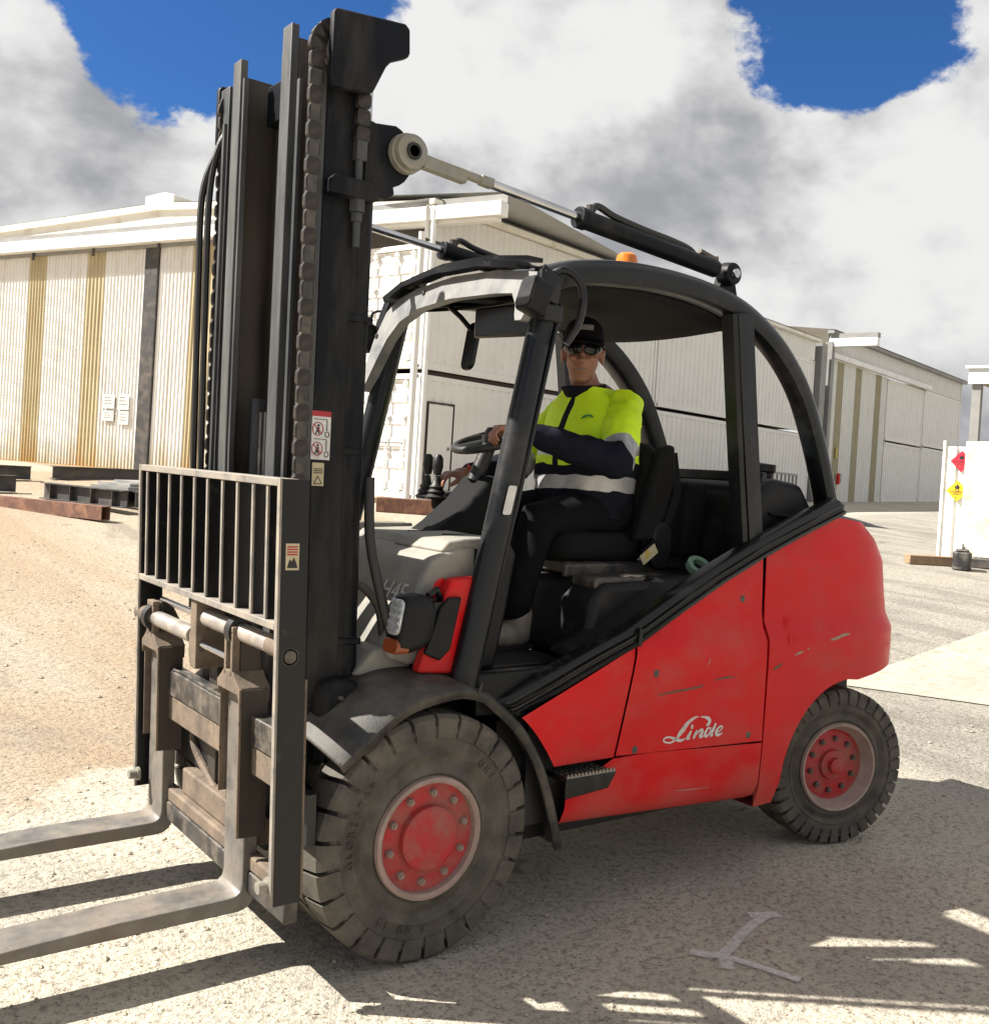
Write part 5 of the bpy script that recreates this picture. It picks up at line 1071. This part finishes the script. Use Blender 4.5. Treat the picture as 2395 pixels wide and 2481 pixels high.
# jacket body: rings up the torso, colour bands follow the rings
def jacket():
    lv = [(1.425, 0), (1.46, 0), (1.50, 0), (1.535, 0), (1.536, 2), (1.575, 2), (1.597, 2), (1.598, 0), (1.625, 0), (1.655, 0), (1.656, 1), (1.675, 1), (1.690, 1), (1.691, 2), (1.720, 2), (1.742, 2), (1.743, 1), (1.78, 1), (1.82, 1), (1.86, 1), (1.90, 1), (1.93, 1), (1.955, 1), (1.968, 1), (1.972, 1)]
    def rad(z): # depth, width, x centre
        return (pl([(1.42, .19), (1.50, .195), (1.62, .198), (1.72, .188), (1.84, .165), (1.90, .145), (1.94, .115), (1.97, .092), (1.99, .085)], z), pl([(1.42, .215), (1.55, .225), (1.70, .232), (1.82, .228), (1.88, .205), (1.92, .165), (1.95, .12), (1.975, .10), (1.99, .09)], z), pl([(1.42, 1.13), (1.6, 1.125), (1.8, 1.135), (1.9, 1.145), (1.99, 1.11)], z))
    V, F, fm = [], [], []; n = 56
    for z, _ in lv:
        a, b, cx = rad(z)
        for k in range(n):
            an = 2 * math.pi * k / n; c, s = math.cos(an), math.sin(an); e = .82
            zz = z + (.012 * c if 1.6 < z < 1.9 else 0) - (.02 * max(0, -c) if z < 1.5 else 0)
            V.append((cx + a * abs(c) ** e * (1 if c > 0 else -1), b * abs(s) ** e * (1 if s > 0 else -1), zz))
    V, _ = wrinkle((V, []), .011, 7., 2.); V, _ = wrinkle((V, []), .006, 22., 4.)
    for i in range(len(lv) - 1):
        for k in range(n):
            F.append((i * n + k, i * n + (k + 1) % n, (i + 1) * n + (k + 1) % n, (i + 1) * n + k)); m = lv[i][1] if lv[i][1] == lv[i + 1][1] or lv[i + 1][0] - lv[i][0] > .002 else lv[i][1]
            front = abs(k - n / 2) < .8
            fm.append(0 if front and lv[i][1] == 1 else m)
    j = ob('jacket', (V, F), ['navy', 'hivis', 'reflective'], PR, sm=60, fm=fm, recalc=False)
    j.data.flip_normals() if j.data.polygons[n * 5].normal.dot(Vector(j.data.polygons[n * 5].center) - Vector((1.15, 0, 1.55))) < 0 else None
    # collar
    ob('collar', wrinkle(grid(lambda u, v: (1.10 + (.088 + .012 * v) * math.cos(u * 2 * math.pi) - .018 * v, (.090 + .004 * v) * math.sin(u * 2 * math.pi), lerp(1.945, 1.985, v) + .015 * math.cos(u * 2 * math.pi)), 30, 5, wrap=True), .003, 20), 'navy', j, solid=.008, sm=60)
    lg_ = [(-.02, 0), (-.012, .009), (0, .013), (.014, .011), (.022, .003), (.014, .004), (.004, .007), (-.006, .003)]
    ob('chest_emblem', [tuple(Vector((.985, -.125, 1.835)) + Vector((.62, -.60, .05)) * (a * 1.25) + Vector((0, 0, 1)) * (b * 1.3) + Vector((-.055, -.055, 0)) * (1 if q else .9)) for q in (0, 1) for a, b in lg_] and prism_emblem(lg_), 'green_print', j, sm=0)
    return j
def prism_emblem(P):
    o = Vector((.995, -.135, 1.835)); ax = Vector((.72, -.68, .1)).normalized(); nn = Vector((-.70, -.70, .12)).normalized(); V = []
    for k in (.012, .020):
        for a, b in P: V.append(tuple(o + ax * (a * 1.3) + Vector((0, 0, b * 1.3)) + nn * k))
    n = len(P); return V, [tuple(range(n)), tuple(range(2 * n - 1, n - 1, -1))] + [(i, n + i, n + (i + 1) % n, (i + 1) % n) for i in range(n)]
JK = jacket()
def sleeve(a, b, c, seed):
    d = (b - a); f = (c - b)
    S_ = [(a - d * .18 + Vector((0, 0, -.005)), .082, 1), (a, .080, 1), (a + d * .25, .081, 1), (a + d * .45, .081, 1), (a + d * .62, .080, 1), (a + d * .625, .080, 2), (a + d * .85, .076, 2), (a + d * .90, .076, 2), (a + d * .905, .076, 0), (b + f * .02, .072, 0), (b + f * .15, .067, 0), (b + f * .35, .062, 0), (b + f * .6, .056, 0), (b + f * .85, .048, 0), (b + f * .97, .044, 0), (b + f * .975, .036, 0)]
    # soften the elbow
    P = [Vector(q[0]) for q in S_]
    for _ in range(2): P = [P[0]] + [P[i] * .5 + (P[i - 1] + P[i + 1]) * .25 for i in range(1, len(P) - 1)] + [P[-1]]
    P2, r2, m2 = [], [], []
    for i in range(len(P) - 1):
        k = max(1, int((P[i + 1] - P[i]).length / .012))
        for q in range(k): P2.append(P[i].lerp(P[i + 1], q / k)); r2.append(lerp(S_[i][1], S_[i + 1][1], q / k)); m2.append(S_[i][2])
    P2.append(P[-1]); r2.append(S_[-1][1]); n = 36; g = tube(P2, r2, n)
    V, F = wrinkle(wrinkle((g[0], g[1]), .010, 10., seed), .006, 26., seed + 4); fm = []
    for q in m2: fm += [q] * n
    fm += [S_[0][2], 0]
    ob('sleeve', (V, F), ['navy', 'hivis', 'reflective'], JK, sm=60, fm=fm)
sleeve(SL, EL, WL, 3.); sleeve(SR, ER, WR, 8.)
# trousers
TG = []
for s, kx, kz in ((-1, .745, 1.405), (1, .68, 1.40)):
    TG.append(caps([(1.16, s * .10, 1.445), (.95, s * .13, 1.43), (kx, s * .155, kz), (kx - .05, s * .155, 1.22), (kx - .085, s * .15, 1.06)], [.108, .098, .082, .072, .066], 18))
TG.append(caps([(1.17, -.10, 1.45), (1.17, .10, 1.45)], .13, 18))
tr = remesh('trousers', join(*[wrinkle(g, .010, 11., 5.) for g in TG]), 'black_cloth', PR, .012, 2)
for s, kx in ((-1, .745), (1, .68)):
    x = kx - .085; b = remesh('boot', join(caps([(x + .02, s * .15, 1.04), (x + .015, s * .15, .965)], [.060, .058]), caps([(x + .03, s * .15, .952), (x - .09, s * .15, .950), (x - .17, s * .15, .946)], [.048, .048, .044])), 'leather', PR, .008, 1)
    ob('boot_sole', prism([(x + .075, s * .15 - .045), (x + .075, s * .15 + .045), (x - .19, s * .15 + .048), (x - .215, s * .15 + .02), (x - .215, s * .15 - .02), (x - .19, s * .15 - .048)], 'z', .899, .915), 'rubber_black', b)
# cap
def cap_g(u, v):
    a = u * 2 * math.pi; t = v * math.pi / 2; r = math.cos(t) ** .55
    return hp(-.012 + .110 * math.cos(a) * r, .088 * math.sin(a) * r, .052 + .098 * math.sin(t) + .010 * math.cos(a))
cp_ = ob('cap', grid(cap_g, 36, 10, wrap=True), 'black_cloth', PR, sm=60, solid=.004)
ob('cap_peak', grid(lambda u, v: hp(.082 * math.cos((u - .5) * 2.5) * (1 - v) + v * (.06 + .125 * math.cos((u - .5) * 2.1)) - .006, (.092 * math.sin((u - .5) * 2.5)) * (1 + .03 * v), .060 - .018 * v - .028 * (abs(u - .5) * 2) ** 2 * v + .004), 20, 7), 'black_cloth', cp_, solid=.005, sm=60)
ob('cap_print', grid(lambda u, v: hp(-.012 + .1115 * math.cos((u - .5) * .9) * (math.cos(.42 + v * .2) ** .55) + .002, .090 * math.sin((u - .5) * .9), .052 + .098 * math.sin(.38 + v * .26) + .010), 10, 4), 'grey_print', cp_, sm=60)
ob('mouth_line', tube([hp(.096, -.024, -.0665), hp(.1035, -.010, -.0655), hp(.105, 0, -.066), hp(.1035, .010, -.0655), hp(.096, .024, -.0665)], .0022, 6), 'leather', PR)
# hair at the temples, sunglasses
for s in (-1, 1): ob('hair', xf(ell((0, 0, 0), (.050, .010, .040), rot=None), lambda x, y, z: hp(x - .04, y + s * .076, z + .018)), 'hair_grey', PR)
def lens_g(s): return grid(lambda u, v: hp(.122 - .058 * (u * .97) ** 2 + .006 * math.sin(math.pi * v), s * (.006 + .074 * u), .018 + (v - .5) * .046 * (1 - .35 * u ** 3) * (.8 + .35 * math.sin(math.pi * u)) + .006 * u), 12, 8)
sg = ob('sunglasses', join(lens_g(-1), lens_g(1)), 'smoke_glass', PR, sm=60, solid=.003)
ob('glasses_frame', join(tube([hp(.123, -.012, .030), hp(.126, 0, .032), hp(.123, .012, .030)], .004, 6), *[tube([hp(.068, s * .080, .030), hp(.02, s * .086, .032), hp(-.02, s * .086, .030)], .0035, 6) for s in (-1, 1)]), 'smoke_glass', sg)
ob('glasses_arm', join(*[tube([hp(.050, s * .086, .036), hp(.01, s * .090, .036)], .003, 6) for s in (-1, 1)]), 'white_label', sg)
rf_ = Vector((-.88, .30, -.02)).normalized(); rs_ = Vector((.30, .92, 0)).normalized(); rc_ = WL + rf_ * .094 - rs_ * .010 - Vector((0, 0, .006))
ob('ring', tube([tuple(rc_ + rs_ * (.0125 * math.cos(k * .5236)) + Vector((0, 0, .0125 * math.sin(k * .5236)))) for k in range(12)], .002, 6, True), 'gold', PR)
ob('wrist_band', tube([tuple(WR + Vector((.01, .034 * math.cos(k * .5236), .034 * math.sin(k * .5236)))) for k in range(12)], .008, 6, True), 'wrist_band', PR)
# roll of tape lying on the hood skirt
tp = ob('tape_roll', lathe([(.030, 0), (.052, 0), (.052, .028), (.030, .028), (.030, 0)], 30, (0, 0, 0), 'z'), 'green_tape', label='green roll of tape lying behind the driver seat', cat='tape roll', sm=30)
tp.location = (1.43, -.40, 1.235); tp.rotation_euler = (R(38), R(-12), 0)
